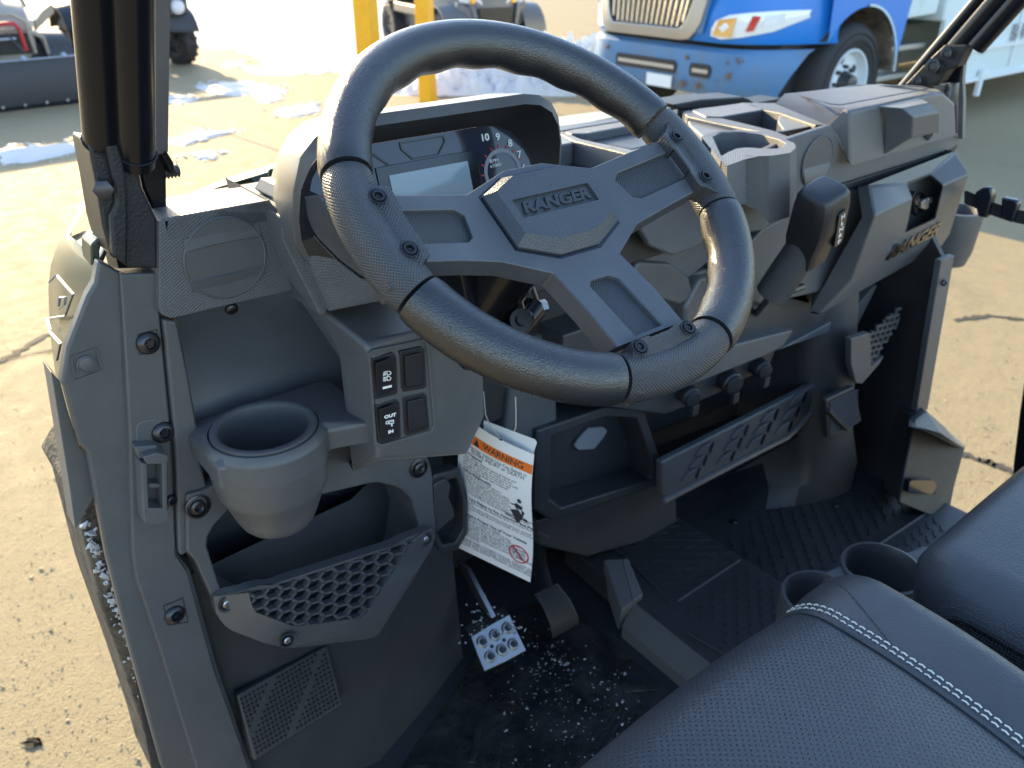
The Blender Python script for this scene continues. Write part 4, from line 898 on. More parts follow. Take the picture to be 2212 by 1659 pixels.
def seat_z(u):                                 # cross section over the half-width position
    a = abs(u)
    if a < .140: return -.012*(a/.140)**2-.003*max(0, (a-.128)/.012)
    t = (a-.140)/.118
    return -.014+.014*math.sin(min(t*1.6, 1)*PI/2) if t < .5 else -.014+.014*math.sin(min(t*1.6, 1)*PI/2)-.080*((t-.5)/.5)**2.4
def seat_p(u, s, cx, yf, zt):                  # s: distance along the seat from the back, over the nose and down its front
    zz = zt+seat_z(u); tap = lambda y: 1+.60*(min(y, .30)-.28); yf = yf-.03*max(0, (abs(u)-.17)/.1)**2; r = .062; flat = yf-r+.45
    if s < flat: y = -.45+s; z = zz+.010*max(0, 1-((s-flat+.10)/.12)**2)-.0; return V3((cx+u*tap(y), y, z))
    e = min((s-flat)/r, PI/2*1.0)
    y = yf-r+r*math.sin(e); z = zz-r*(1-math.cos(e)); z += .010*max(0, 1-((.10)/.12)**2)*(1-e/(PI/2))
    ex = s-flat-r*PI/2
    if ex > 0: z -= ex; y -= ex*.18
    return V3((cx+u*tap(y), y, z))
def patch(u0, u1, nu, cx, yf, zt, s1, ns=70):
    bm = B(); uvl = bm.loops.layers.uv.new(); g = [[(u0+(u1-u0)*i/nu, s1*j/ns) for j in range(ns+1)] for i in range(nu+1)]
    vs = [[bm.verts.new(seat_p(u, s, cx, yf, zt)) for u, s in r] for r in g]
    for i in range(nu):
        for j in range(ns):
            q = [(i, j), (i+1, j), (i+1, j+1), (i, j+1)]; f = bm.faces.new([vs[a][b] for a, b in q])
            for lp, (a, b) in zip(f.loops, q): lp[uvl].uv = g[a][b]
    return bm
def make_seat(cx, yf, zt, label):
    L = yf+.45+.20
    s = vp('seat', patch(-.258, -.140, 14, cx, yf, zt, L), 'seat leather', 0)
    s['label'] = label
    put('bolster', patch(.140, .258, 14, cx, yf, zt, L), 'seat leather', s)
    put('seat_panel', patch(-.140, .140, 26, cx, yf, zt, L), 'perforated leather', s)
    bm = B(); a = [V3((cx-.25, -.45, zt-.06)), V3((cx+.25, -.45, zt-.06)), V3((cx+.25, yf-.04, zt-.06)), V3((cx-.25, yf-.04, zt-.06))]; prism(bm, [p+V3((0, 0, -.02)) for p in a], V3((0, 0, -.20))); put('seat_base', bm, 'knit fabric', s, .02, 3)
    for sg in (-1, 1):
        bm = B(); bm2 = B()
        tube(bm, [seat_p(sg*.1405, L*k/90, cx, yf, zt)+V3((0, 0, .0012)) for k in range(91)], .0022, 6)
        put('seam_piping', bm, 'seat leather', s)
        for off in (.0075, .0125):
            k = 0
            while k*.0080 < L-.05:
                p, q, r_ = [seat_p(sg*(.140+off), k*.0080+d, cx, yf, zt) for d in (.001, .0038, .0066)]; tube(bm2, [p+V3((0, 0, .0002)), q+V3((0, 0, .0013)), r_+V3((0, 0, .0002))], .00085, 5); k += 1
        put('seam_stitching', bm2, 'thread', s)
        bm = B(); k = 0
        while k < 46:
            t = k/46; u = sg*(.152+.060*t); ss = L-.31+.14*t
            p, q = seat_p(u, ss, cx, yf, zt), seat_p(u+sg*.0007, ss+.0022, cx, yf, zt); tube(bm, [p+V3((0, 0, .0006)), q+V3((0, 0, .0006))], .0006, 4); k += 1
        put('bolster_stitching', bm, 'dark thread', s)
        bm = B(); tube(bm, [seat_p(sg*.2575, L*k/60, cx, yf, zt) for k in range(61)], .0032, 6); put('edge_piping', bm, 'knit fabric', s)
    return s
make_seat(SCX, .305, .868, 'driver seat cushion with perforated centre and white double stitching')
# passenger seat: wide plain leather cushion with knit sides
def pass_p(u, s):
    yf = .262; zt = .850; r = .034; flat = yf-r+.45
    x0, x1 = .722, 1.36; x = x0+(x1-x0)*u; edge = max(0, 1-(x-x0)/.045)
    zz = zt+.010*math.sin(PI*u)-.040*edge**2.5; yy = yf-.045*edge**2
    flat = yy-r+.45
    if s < flat: return V3((x, -.45+s, zz))
    e = min((s-flat)/r, PI/2); y = yy-r+r*math.sin(e); z = zz-r*(1-math.cos(e)); ex = max(0, s-flat-r*PI/2); return V3((x, y-ex*.15, z-ex))
bm = B(); nu, ns = 40, 60; L = .262+.45+.08
vs = [[bm.verts.new(pass_p((i/nu)**1.6, L*j/ns)) for j in range(ns+1)] for i in range(nu+1)]
for i in range(nu):
    for j in range(ns): bm.faces.new((vs[i][j], vs[i+1][j], vs[i+1][j+1], vs[i][j+1]))
PS = vp('seat', bm, 'seat leather', 0); PS['label'] = 'wider plain passenger seat cushion with knit fabric sides'
bm = B(); q = [pass_p(0, L*j/50) for j in range(51)]; loft(bm, [q, [p+V3((-.012, .004, -.05)) for p in q], [p+V3((.0, .0, -.16)) for p in q]], closed=False, caps=False); prism(bm, [V3((.73, -.45, .80)), V3((1.36, -.45, .80)), V3((1.36, .235, .80)), V3((.745, .235, .80))], V3((0, 0, -.16))); put('seat_side', bm, 'knit fabric', PS)
bm = B(); tube(bm, [p+V3((.001, 0, .001)) for p in q], .0028, 6); put('edge_piping', bm, 'knit fabric', PS)
bm = B(); k = 0
while k*.006 < L-.02:
    p = pass_p(.006, k*.006); p2 = pass_p(.006, k*.006+.0035); tube(bm, [p+V3((0, 0, .0008)), p2+V3((0, 0, .0008))], .0006, 4); k += 1
put('seam_stitching', bm, 'dark thread', PS)
# twin cup holder between the seat bases
TCZ = .66
def ell(cx, cy, rx, ry, n=28, a0=0): return [(cx+math.cos(a0+2*PI*k/n)*rx, cy+math.sin(a0+2*PI*k/n)*ry) for k in range(n)]
cA = atz(*zr(1320, 1060), TCZ); cB_ = atz(*zr(930, 1240), TCZ)
rA = (atz(*zr(1555, 1060), TCZ)-atz(*zr(1100, 1060), TCZ)).length/2*.98; 
out = QZ([zr(690, 1350), zr(755, 1215), (zr(830, 1150)), zr(915, 1105), zr(985, 1085), zr(1030, 1030), zr(1060, 990), zr(1130, 945), zr(1230, 918), zr(1330, 918), zr(1440, 945), zr(1490, 930), zr(1570, 895), zr(1680, 915), zr(1600, 1080), zr(1400, 1330), zr(1000, 1500)], TCZ)
bm = B()
for c, r in ((cA, rA), (cB_, rA*.92)): lathe(bm, c, V3((0, 0, 1)), [(0, -.092), (r*.9, -.09), (r*.97, -.02), (r*1.0, -.002), (r*1.04, .0015), (r*1.12, .0005), (r*1.15, -.004), (r*1.13, -.03), (r*1.05, -.11)], 48, caps=False)
TC = vp('twin_cup_holder', bm, 'dash plastic', 0)
bm = B(); dAB = (cB_-cA).normalized(); nAB = V3((-dAB.y, dAB.x, 0))
prism(bm, [cA+nAB*rA*.75+dAB*rA*.8+V3((0, 0, -.003)), cA-nAB*rA*.75+dAB*rA*.8+V3((0, 0, -.003)), cB_-nAB*rA*.75-dAB*rA*.7+V3((0, 0, -.003)), cB_+nAB*rA*.75-dAB*rA*.7+V3((0, 0, -.003))], V3((0, 0, -.06)))
prism(bm, [p+V3((0, 0, -.005)) for p in QZ([zr(1420, 945), zr(1490, 928), zr(1570, 893), zr(1690, 915), zr(1640, 1040), zr(1540, 1030)], TCZ)], V3((0, 0, -.05)))

split_loose(put('cup_holder_body', bm, 'dash plastic', TC, .006, 3), 'cup_holder_body')
bmo = B(); bmo.from_mesh(TC.data); bmo.free()
# ---- roll cage posts
LEAN = V3((0, -.515, .857))
def post(bm, sec, L0, L1, lean=LEAN, cap=True): loft(bm, [[p+lean*L0 for p in sec], [p+lean*L1 for p in sec]])
def circ(c, r, n=20, sq=0, w=1, d=1):
    return [c+V3((math.cos(2*PI*k/n)*r*w, 0, 0))+V3((0, .857, .515))*(math.sin(2*PI*k/n)*r*d) for k in range(n)]
pA, pB = at(226, 303, .715), at(292, 325, .705)
bm = B(); post(bm, circ(pA, .0158), 0, .55); post(bm, circ(pB, .0150, 20, d=1.15), -.01, .55)
s = [at(318, 330, .70), at(363, 318, .728), at(363, 318, .728)+V3((-.004, .02, .01)), at(318, 330, .70)+V3((-.012, .03, .015))]; CG = vp('cage_post', bm, 'black steel', 0)
bm = B(); post(bm, s, -.005, .55); put('post_lit_flat', bm, 'panel plastic', CG)  # flat side given paler plastic to stand for the light on it
bm = B(); tube(bm, circ(pA, .0160, 24), .0011, 6, closed=True); tube(bm, circ(pB, .0156, 24, d=1.12), .0011, 6, closed=True); put('weld_bead', bm, 'black steel', CG)
cst = [(191, 306), (225, 312), (258, 308), (270, 338), (298, 352), (308, 406), (340, 474), (343, 581), (280, 580), (256, 562), (240, 555), (222, 490), (207, 395), (198, 350)]
bm = B(); prism(bm, Q(cst, .705), .05); CB = vp('cage_bracket', bm, 'cast black', .003, 3)
bm = B(); prism(bm, Q([(228, 312), (258, 310), (268, 345), (276, 400), (278, 470), (276, 578), (256, 562), (244, 552), (238, 470), (250, 440), (248, 400), (244, 385)], .697), .012); put('bracket_rib', bm, 'cast black', CB, .003, 3)
bm = B(); c = at(224, 408, .70); lathe(bm, c, V3((-.3, -1, .1)), [(.0078, 0), (.0078, .006), (.005, .007), (0, .007)], 6, caps=False); put('bracket_bolt', bm, 'dark bolt', CB)
bm = B()
for (x, y) in ((335, 375), (338, 462)):
    a = at(x, y, .74); p = []
    tube(bm, [a, a+V3((.020, .002, -.001))], .0045, 12)
    for k in range(6): lathe(bm, a+V3((.004+k*.003, 0, 0)), V3((1, 0, 0)), [(.0045, -.001), (.0062, 0), (.0045, .001)], 14, caps=False)
put('threaded_stud', bm, 'bolt steel', CB)
bm = B(); prism(bm, Q([(316, 322), (338, 300), (352, 312), (376, 352), (378, 374), (370, 378), (362, 360), (348, 335), (334, 335)], .725), .012); put('cage_tab', bm, 'black steel', CB, .002)
bm = B(); prism(bm, Q([(298, 350), (330, 335), (360, 330), (362, 455), (340, 474), (310, 408)], .735), .03); put('cage_sleeve', bm, 'black steel', CB, .003)
# passenger side post with its bracket
q0 = atx(1985, 182, 1.5); e0, e1 = atx(1965, 165, 1.5), atx(2160, 0, 1.5)
ln2 = (atx(2165, 0, 1.5)-atx(2010, 178, 1.5)).normalized()
def sec2(X, Y, r, w=1): c = atx(X, Y, 1.5); ex = V3((1, 0, 0)); ey = ln2.cross(ex); return [c+ex*(math.cos(2*PI*k/20)*r)+ey*(math.sin(2*PI*k/20)*r*w) for k in range(20)]
bm = B(); post(bm, sec2(1962, 180, .012), -.02, .8, ln2); post(bm, sec2(2000, 180, .017, 1.1), -.02, .8, ln2); post(bm, sec2(2040, 178, .016), .07, .8, ln2)
CG2 = vp('cage_post', bm, 'black steel', 0)
bm = B(); prism(bm, QX([zq(475, 515), zq(640, 345), zq(720, 270), zq(860, 270), zq(840, 320), zq(800, 400), zq(740, 420), zq(690, 495), zq(640, 520)], 1.478), V3((.03, 0, 0))); 
prism(bm, QX([zq(620, 400), zq(640, 370), zq(690, 365), zq(718, 395), zq(700, 440), zq(640, 440)], 1.474), V3((.01, 0, 0))); CB2 = put('cage_bracket', bm, 'cast black', CG2, .003)
for p, r in (((655, 398), .013), ((737, 322), .009), ((560, 488), .008)):
    bm = B(); lathe(bm, atx(*zq(*p), 1.472), V3((-1, -.2, .1)), [(r, 0), (r, .008), (r*.6, .009), (r*.5, .005), (0, .005)], 6 if r > .012 else 18, caps=False); put('bracket_bolt', bm, 'dark bolt', CB2)
bm = B(); prism(bm, QX([zq(745, 290), zq(860, 285), zq(850, 320), zq(830, 345), zq(800, 500), zq(680, 500)], 1.53), V3((.02, 0, 0))); put('bracket_gusset', bm, 'black steel', CB2)
bm = B(); prism(bm, QX([zq(820, 350), zq(845, 320), zq(830, 480), zq(835, 600), zq(830, 840), zq(800, 835), zq(805, 600)], 1.535), V3((.01, 0, 0))); vp('door_frame_edge', bm, 'dash plastic', 0)
# belt webbing and buckle at the passenger door
bm = B()
def web(pts, wd, x=1.5):
    P0 = [atx(*zq(a, b-wd), x) for a, b in pts]; P1 = [atx(*zq(a, b+wd), x) for a, b in pts]; loft(bm, [P0, P1, [p+V3((.006, 0, 0)) for p in P1], [p+V3((.006, 0, 0)) for p in P0]], closed=False, caps=False)
web([(840, 1190), (900, 1215), (960, 1245), (1100, 1295), (1260, 1330)], 38)
SBt = vp('restraint_strap', bm, 'knit fabric', 0)
bm = B(); prism(bm, QX([zq(900, 1160), zq(950, 1130), zq(1000, 1130), zq(1010, 1190), (zq(975, 1320)), zq(920, 1310), zq(905, 1250)], 1.492), V3((.018, 0, 0))); prism(bm, QX([zq(1060, 1190), zq(1160, 1210), zq(1165, 1240), zq(1130, 1350), zq(1060, 1320)], 1.492), V3((.016, 0, 0))); put('buckle', bm, 'gloss black', SBt, .004)
bm = B(); prism(bm, QX([(2212, 815), (2200, 900), (2188, 1000), (2184, 1060), (2240, 1010), (2240, 815)], 1.5), V3((.03, 0, 0))); vp('door_net_frame', bm, 'black steel', .004)
# ---- bodywork outside: left wing, hood
m, nb, b = base('green paint', (.030, .042, .030), .34, spec=.35, coat=.12); b.inputs['Metallic'].default_value = .1; b.inputs['Coat Roughness'].default_value = .05
tc = nb.new('TexCoord'); nb.l.new(nb.mix(nb.noise(tc.outputs['Object'], 900, 2), (.026, .038, .026, 1), (.048, .060, .040, 1)), b.inputs['Base Color'])
inn = [(214, 564, .73), (204, 580, .728), (197, 615, .725), (188, 640, .723), (160, 720, .722), (146, 760, .722), (134, 826, .722), (150, 880, .722), (170, 955, .722)]
mid = [(165, 520, .775), (150, 545, .785), (140, 600, .80), (134, 640, .81), (126, 720, .83), (124, 770, .84), (126, 826, .85), (146, 890, .86), (168, 960, .86)]
out = [(150, 508, .84), (128, 518, .85), (110, 570, .88), (104, 620, .91), (107, 700, .95), (112, 750, .98), (122, 826, 1.0), (142, 895, 1.01), (166, 964, 1.01)]
bm = B(); loft(bm, [[at(*p) for p in inn], [at(*p) for p in mid], [at(*p) for p in out], [at(*p)+V3((.05, .12, 0)) for p in out]], closed=False, caps=False)
WG = vp('front_wing', bm, 'green paint', 0)
bm = B(); prism(bm, [at(130, 517, .85), at(175, 499, .89), at(216, 484, .92), at(240, 500, .86), at(222, 545, .77), at(202, 575, .735)], V3((0, .01, -.015))); put('wing_top', bm, 'green paint', WG, .004, 3)
bm = B(); prism(bm, Q([(196, 530), (214, 512), (222, 520), (216, 545), (216, 560), (205, 580), (197, 575)], .735), .03); put('wing_bracket', bm, 'green paint', WG, .003)
bm = B()
def outl2(pts, y, wd=2.2):
    n = len(pts)
    for i in range(n-1):
        a, b_ = pts[i], pts[i+1]; dx, dy = b_[0]-a[0], b_[1]-a[1]; l = math.hypot(dx, dy); ox, oy = -dy/l*wd/2, dx/l*wd/2
        P0 = [at(a[0]-ox, a[1]-oy, y[i]), at(b_[0]-ox, b_[1]-oy, y[i+1]), at(b_[0]+ox, b_[1]+oy, y[i+1]), at(a[0]+ox, a[1]+oy, y[i])]
        prism(bm, [p+V3((-.004, -.006, .002)) for p in P0], V3((.002, .002, 0)))
outl2([z4(330, 360), z4(375, 315), z4(480, 435), z4(430, 570), z4(300, 590)], [.79, .79, .75, .78, .88])
outl2([z4(390, 510), z4(395, 455), z4(432, 455), z4(428, 500), z4(395, 525)], [.775, .775, .76, .76, .775])
outl2([z4(310, 590), z4(340, 680), z4(400, 745), z4(378, 850)], [.90, .84, .79, .80])
put('wing_decal', bm, 'grey print', WG)
bm = B()
hp = [[(365, 452), (470, 425), (560, 404), (620, 392), (760, 372), (1000, 330), (1190, 300), (1330, 270), (1480, 245)],
      [(365, 445), (470, 404), (540, 383), (610, 362), (760, 345), (1000, 305), (1190, 278), (1330, 252), (1480, 228)],
      [(366, 438), (470, 393), (530, 372), (600, 352), (760, 330), (1000, 285), (1190, 254), (1330, 236), (1480, 216)]]
loft(bm, [[atz(x, y, z) for x, y in r] for r, z in zip(hp, (1.085, 1.10, 1.09))]+[[atz(x, y, 1.09)+V3((.03, .25, -.10)) for x, y in hp[2]]], closed=False, caps=False)
HD = vp('hood', bm, 'green paint', 0)
bm = B(); prism(bm, QZ([z1(1690, 1040), z1(1720, 1030), z1(1850, 1010), z1(1900, 1060), z1(1830, 1100), z1(1800, 1065), z1(1690, 1070)], 1.12), V3((0, 0, -.02))); put('hood_vent', bm, 'green paint', HD, .003)
# sill and muddy tyre edge beside the jamb
m, nb, b = base('muddy rubber', (.05, .042, .034), .8); tc = nb.new('TexCoord'); nb.l.new(nb.ramp(nb.noise(tc.outputs['Object'], 40, 5, .7), [(.35, (.02, .019, .018)), (.55, (.11, .085, .06)), (.75, (.16, .13, .10))]), b.inputs['Base Color']); nb.l.new(nb.bump(nb.noise(tc.outputs['Object'], 160, 4), .8, .004), b.inputs['Normal'])
mo = [(140, 1055), (165, 1100), (190, 1200), (215, 1300), (250, 1400), (285, 1500), (330, 1640), (345, 1700), (385, 1700), (352, 1659), (285, 1400), (235, 1200), (192, 980), (165, 1010)]
bm = B(); prism(bm, [at(x, y, .80) for x, y in mo], .10); vp('rocker_guard', bm, 'muddy rubber', .003)
bm = B(); prism(bm, Q([(110, 803), (118, 850), (150, 1050), (163, 1145), (206, 1070), (192, 984), (172, 964), (146, 886), (130, 824)], .735), .03); vp('wing_liner', bm, 'dash plastic', .001)
# ================================================================== HANGING WARNING TAG
hd = -ray(-1000, -147); hd = V3((hd.x, hd.y, 0)).normalized(); tn = hd.cross(V3((0, 0, 1))).normalized()
TO = at(*zt(560, 800), .655)
def tp_(x, y, h=0): return on(*zt(x, y), TO+tn*h, tn)
tn = tn if tn.dot(EYE-TO) > 0 else -tn
c4 = [tp_(236, 20), tp_(915, 398), tp_(878, 1610), tp_(158, 1262)]
HT = thing('warning_tag', 'white paper warning tag with orange band hanging on a string below the steering wheel', 'tag', c4[3].lerp(c4[2], .5), worldparts=True)
def card(u, v, h=0): 
    p = c4[0].lerp(c4[1], u).lerp(c4[3].lerp(c4[2], u), v); curl = .006*math.sin(PI*u)*(1-v)+.003*math.sin(2*PI*v); return p+tn*(h+curl)
bm = B(); G_ = [[bm.verts.new(card(i/14, j/20)) for j in range(21)] for i in range(15)]; G2 = [[bm.verts.new(card(i/14, j/20, -.0005)) for j in range(21)] for i in range(15)]
for i in range(14):
    for j in range(20): bm.faces.new((G_[i][j], G_[i+1][j], G_[i+1][j+1], G_[i][j+1])); bm.faces.new((G2[i][j], G2[i][j+1], G2[i+1][j+1], G2[i+1][j]))
put('tag_card', bm, 'paper', HT)
TW, THt = (c4[1]-c4[0]).length, (c4[3]-c4[0]).length
def tag_mesh(me, h=.0004):
    for v in me.vertices: v.co = card(v.co.x/TW, -v.co.y/THt, h+v.co.z)
    return me
def tt(t, u, v, s, **k): return tag_mesh(words(t, V3((u*TW, -v*THt, 0)), V3((1, 0, 0)), V3((0, 1, 0)), s, .0, **k))
bm = B()
def band(u0, v0, u1, v1, h=.0003, n=14):
    for i in range(n):
        a, b_ = u0+(u1-u0)*i/n, u0+(u1-u0)*(i+1)/n; face(bm, [card(a, v0, h), card(b_, v0, h), card(b_, v1, h), card(a, v1, h)])
band(0, .075, 1, .140); put('orange_band', bm, 'orange print', HT)
L_ = dict(align='LEFT')
txs = [tt('WARNING', .64, .108, TW*.108, bold=.0002), tt('Improper Vehicle Use Can Result in', .55, .163, TW*.058, sx=.93), tt('SEVERE INJURY or DEATH', .56, .190, TW*.066, sx=.95)]
heads = ((.218, 'Be Prepared'), (.355, 'Drive Responsibly'), (.563, 'Be Sure Riders to Pay Attention and Plan Ahead'), (.705, 'Require Proper Use of Your Vehicle'))
for v, t in heads: txs.append(tt(t, .09, v, TW*.058, bold=.00012, sx=.98, **L_))
body = [(.242, 'Fasten seat belt. Wear an approved helmet and'), (.262, 'protective gear.             use vehicle cab nets'), (.282, 'and/or doors. Each rider must be able to sit with'), (.302, 'back against seat, feet flat on the floor, and'), (.322, 'hands on steering wheel. Stay completely'), (.340, 'inside the vehicle.'),
        (.378, 'Avoid loss of control and rollovers:'), (.398, 'Avoid abrupt maneuvers, sideways sliding,'), (.418, 'skidding, or fishtailing, and never do donuts.'), (.438, 'Slow down before entering a turn. Avoid'), (.458, 'hard acceleration when turning, even from'), (.478, 'a stop. Plan for hills, rough terrain, ruts,'), (.498, 'and other changes in traction and terrain.'), (.518, 'Avoid paved surfaces. Avoid side hilling (riding across slopes).'),
        (.585, 'If you think or feel the vehicle may tip or roll, reduce your risk'), (.603, 'to injury:'), (.622, 'Keep a firm grip on the steering wheel and brace yourself.'), (.642, 'Do not put any part of your body outside of the vehicle for any'), (.660, 'reason.'),
        (.727, 'Do your part to prevent injuries:'), (.745, 'Do not allow careless or reckless driving.'), (.765, 'Make sure operators are 16 or older with a valid'), (.783, 'driver\'s license. Do not let people drive after'), (.801, 'using alcohol or drugs. Do not allow operation'), (.819, 'on public roads (unless designated for off-highway'), (.837, 'vehicle access), collisions with cars and trucks can occur.'), (.855, 'Do not exceed seating capacity as shown on the front page'), (.871, 'of this hang tag.')]
for v, t in body: txs.append(tt(t, .09, v, TW*.0445, sx=.86, bold=-.00002, **L_))
for v, t in ((.905, 'LOCATE AND READ OWNER\'S MANUAL. FOLLOW ALL'), (.926, 'INSTRUCTIONS AND WARNINGS. ALWAYS REVIEW SAFETY'), (.947, 'VIDEO AND TAKE ROHVA TRAINING. (ROHVA.ORG)')): txs.append(tt(t, .5, v, TW*.046, sx=.92))
for v, t in ((.548, 'Rollovers have caused'), (.566, 'severe injuries and death,')): txs.append(tt(t, .66, v-.03, TW*.030, **L_))
for v, t in ((.792, 'DRIVER'), (.817, 'UNDER'), (.848, '16')): txs.append(tt(t, .84, v, TW*(.05 if t != '16' else .085)))
link('tag_lettering', join(txs, 'tag_lettering'), 'black print', HT)
link('tag_lettering', tt('ALWAYS', .37, .262, TW*.047), 'teal print', HT)
bm = B()
face(bm, [card(.235, .132, .0006), card(.325, .132, .0006), card(.280, .084, .0006)])
def blob(pts): face(bm, [card(u, v, .0005) for u, v in pts])
blob([(.82, .40), (.90, .415), (.89, .44), (.86, .445), (.80, .425)]); blob([(.84, .365), (.87, .36), (.89, .375), (.88, .39), (.85, .392), (.835, .38)]); blob([(.80, .43), (.83, .435), (.88, .48), (.86, .482)]); blob([(.88, .44), (.92, .455), (.90, .49), (.885, .48)]); blob([(.76, .42), (.82, .412), (.81, .424), (.765, .43)])
blob([(.74, .475), (.82, .455), (.90, .49), (.885, .525), (.80, .545), (.775, .51)]); blob([(.90, .50), (.95, .51), (.945, .53), (.90, .525)]); blob([(.80, .535), (.86, .535), (.85, .56), (.81, .562)]); blob([(.68, .525), (.75, .53), (.95, .575), (.95, .579), (.75, .538), (.68, .531)])
split_loose(put('tag_pictogram', bm, 'black print', HT), 'tag_pictogram')
bm = B()
for k in range(40):
    a0, a1 = 2*PI*k/40, 2*PI*(k+1)/40; R1, R2 = .122*TW, .106*TW
    face(bm, [card(.84+math.cos(a)*r/TW, .822+math.sin(a)*r/THt, .0006) for a, r in ((a0, R1), (a1, R1), (a1, R2), (a0, R2))])
face(bm, [card(.84+(-.085*1)*1, .822-.078*TW/THt, .0007), card(.84-.072, .822-.089*TW/THt, .0007), card(.84+.085, .822+.078*TW/THt, .0007), card(.84+.072, .822+.089*TW/THt, .0007)]); put('prohibition_sign', bm, 'red print', HT)
bm = B(); pb2 = [tp_(440, 75, -.006), tp_(920, 255, -.008), tp_(940, 285, -.008), tp_(905, 400, -.006), tp_(880, 600, -.004), tp_(420, 500, -.004)]; prism(bm, pb2, tn*-.0004); put('tag_backing', bm, 'paper', HT)
bm = B(); lathe(bm, tp_(597, 243, .006), tn, [(.0030, 0), (.0030, .0008), (.0016, .0008), (.0014, 0)], 16, caps=False); put('tag_eyelet', bm, 'bolt steel', HT)
bm = B(); tube(bm, [tp_(597, 243, .007), tp_(560, 200, .006), tp_(500, 130, .004), tp_(455, 20, 0), tp_(435, -200, -.02)], .0006, 6); tube(bm, [tp_(725, 185, -.008), tp_(742, 140, -.008), tp_(744, 0, -.01), tp_(738, -150, -.015)], .0006, 6); put('tag_string', bm, 'string', HT)
# ================================================================== SNOW GRIT ON THE MAT
base('snow grit', (.42, .43, .44), .4)
bm = B(); rg = random.Random(3)
for k in range(260):
    if k < 90: X, Y = rg.gauss(rg.choice((1130, 1180, 1250)), 38), rg.uniform(1440, 1660)
    elif k < 170: X, Y = rg.gauss(1290, 60), rg.uniform(1440, 1600)
    else: X, Y = rg.gauss(1185, 40), rg.gauss(1420, 40)
    p = atz(X, Y, MZ+.0016)
    if not (.30 < p.x < .735 and .2 < p.y < .78): continue
    r = rg.choice((.0006, .0008, .001, .0013, .0018, .0026 if rg.random() < .3 else .001))
    v = [p+V3((rg.uniform(-1, 1)*r*1.4, rg.uniform(-1, 1)*r*1.4, rg.uniform(0, 1)*r)) for _ in range(6)]
    try: bmesh.ops.convex_hull(bm, input=[bm.verts.new(q) for q in v])
    except Exception: pass
for k in range(60):
    X, Y = rg.gauss(*((1075, 40) if k % 2 else (1030, 20))), rg.gauss(1345, 22); p = pp((X/K-1300)*1.58, (Y/K-2022)*1.58, .001); r = rg.uniform(.001, .0035)
    try: bmesh.ops.convex_hull(bm, input=[bm.verts.new(p+V3((rg.uniform(-1, 1)*r, rg.uniform(-1, 1)*r, rg.uniform(0, 1)*r*.8))) for _ in range(7)])
    except Exception: pass
tag(put('snow_grit', bm, 'snow grit'), 'white snow grit scattered over the black floor mat and brake pedal', 'snow', kind='stuff')
bm = B()
for k in range(150):
    t = rg.random()**.8; X = 150+190*t+rg.gauss(12, 5); Y = 1065+560*t+rg.gauss(0, 12); p = at(X+2, Y, .797); r = rg.uniform(.001, .0042)*(1.3 if t < .4 else .8)
    try: bmesh.ops.convex_hull(bm, input=[bm.verts.new(p+V3((rg.uniform(-1, 1)*r, rg.uniform(-1, .3)*r, rg.uniform(-1, 1)*r))) for _ in range(9)])
    except Exception: pass
tag(put('ice_crumbs', bm, 'snow grit', smooth=False), 'dirty ice crumbs stuck along the muddy sill edge below the left wing', 'ice', kind='stuff')
# ================================================================== THE PLACE AROUND
def gd(X, Y, z=0.0): return atz(X, Y, GROUND+z)
m, nb, b = base('concrete', (.40, .33, .22), .5)
tc = nb.new('TexCoord'); P = tc.outputs['Object']
n1 = nb.noise(P, .7, 5, .6); n2 = nb.noise(P, 9, 6, .65); n3 = nb.noise(P, 160, 3, .6); n4 = nb.noise(P, 42, 8, .8)
c = nb.mix(n1, (.290, .235, .142, 1), (.232, .190, .115, 1)); c = nb.mix(nb.ramp(n2, [(.35, (0, 0, 0)), (.7, (1, 1, 1))]), c, (.32, .262, .16, 1))
c = nb.mix(nb.math('MULTIPLY', nb.ramp(n3, [(.55, (0, 0, 0)), (.7, (1, 1, 1))]), .5), c, (.095, .08, .058, 1))
c = nb.mix(nb.math('MULTIPLY', nb.ramp(n4, [(.42, (0, 0, 0)), (.66, (1, 1, 1))]), .55), c, (.36, .29, .165, 1)); oil = nb.ramp(nb.noise(P, 1.6, 5, .7), [(.60, (0, 0, 0)), (.75, (1, 1, 1))]); c = nb.mix(nb.math('MULTIPLY', oil, .35), c, (.105, .08, .05, 1))
b.inputs['Specular IOR Level'].default_value = .15; nb.l.new(c, b.inputs['Base Color']); nb.l.new(nb.ramp(n2, [(.3, (.60,)*3), (.7, (.85,)*3)]), b.inputs['Roughness'])
nb.l.new(nb.bump(n3, .6, .006, nb.bump(n4, .5, .012)), b.inputs['Normal'])
m, nb, b = base('snow', (.86, .87, .89), .55); tc = nb.new('TexCoord'); P = tc.outputs['Object']
nb.l.new(nb.bump(nb.noise(P, 6, 6, .65), .7, .05), b.inputs['Normal']); dirt = nb.ramp(nb.noise(P, 1.1, 6, .7), [(.56, (0, 0, 0)), (.72, (1, 1, 1))])
nb.l.new(nb.mix(nb.math('MULTIPLY', dirt, .35), (.87, .88, .90, 1), (.55, .50, .42, 1)), b.inputs['Base Color'])
mx = nb.new('MixShader'); trn = nb.new('BsdfTranslucent'); trn.inputs[0].default_value = (.95, .95, .96, 1); mx.inputs[0].default_value = .38
nb.l.new(b.outputs[0], mx.inputs[1]); nb.l.new(trn.outputs[0], mx.inputs[2]); nb.l.new(mx.outputs[0], m.node_tree.nodes['Material Output'].inputs[0])
base('crack', (.05, .045, .035), .9); base('joint', (.16, .13, .09), .8)
bm = B(); N_ = 40
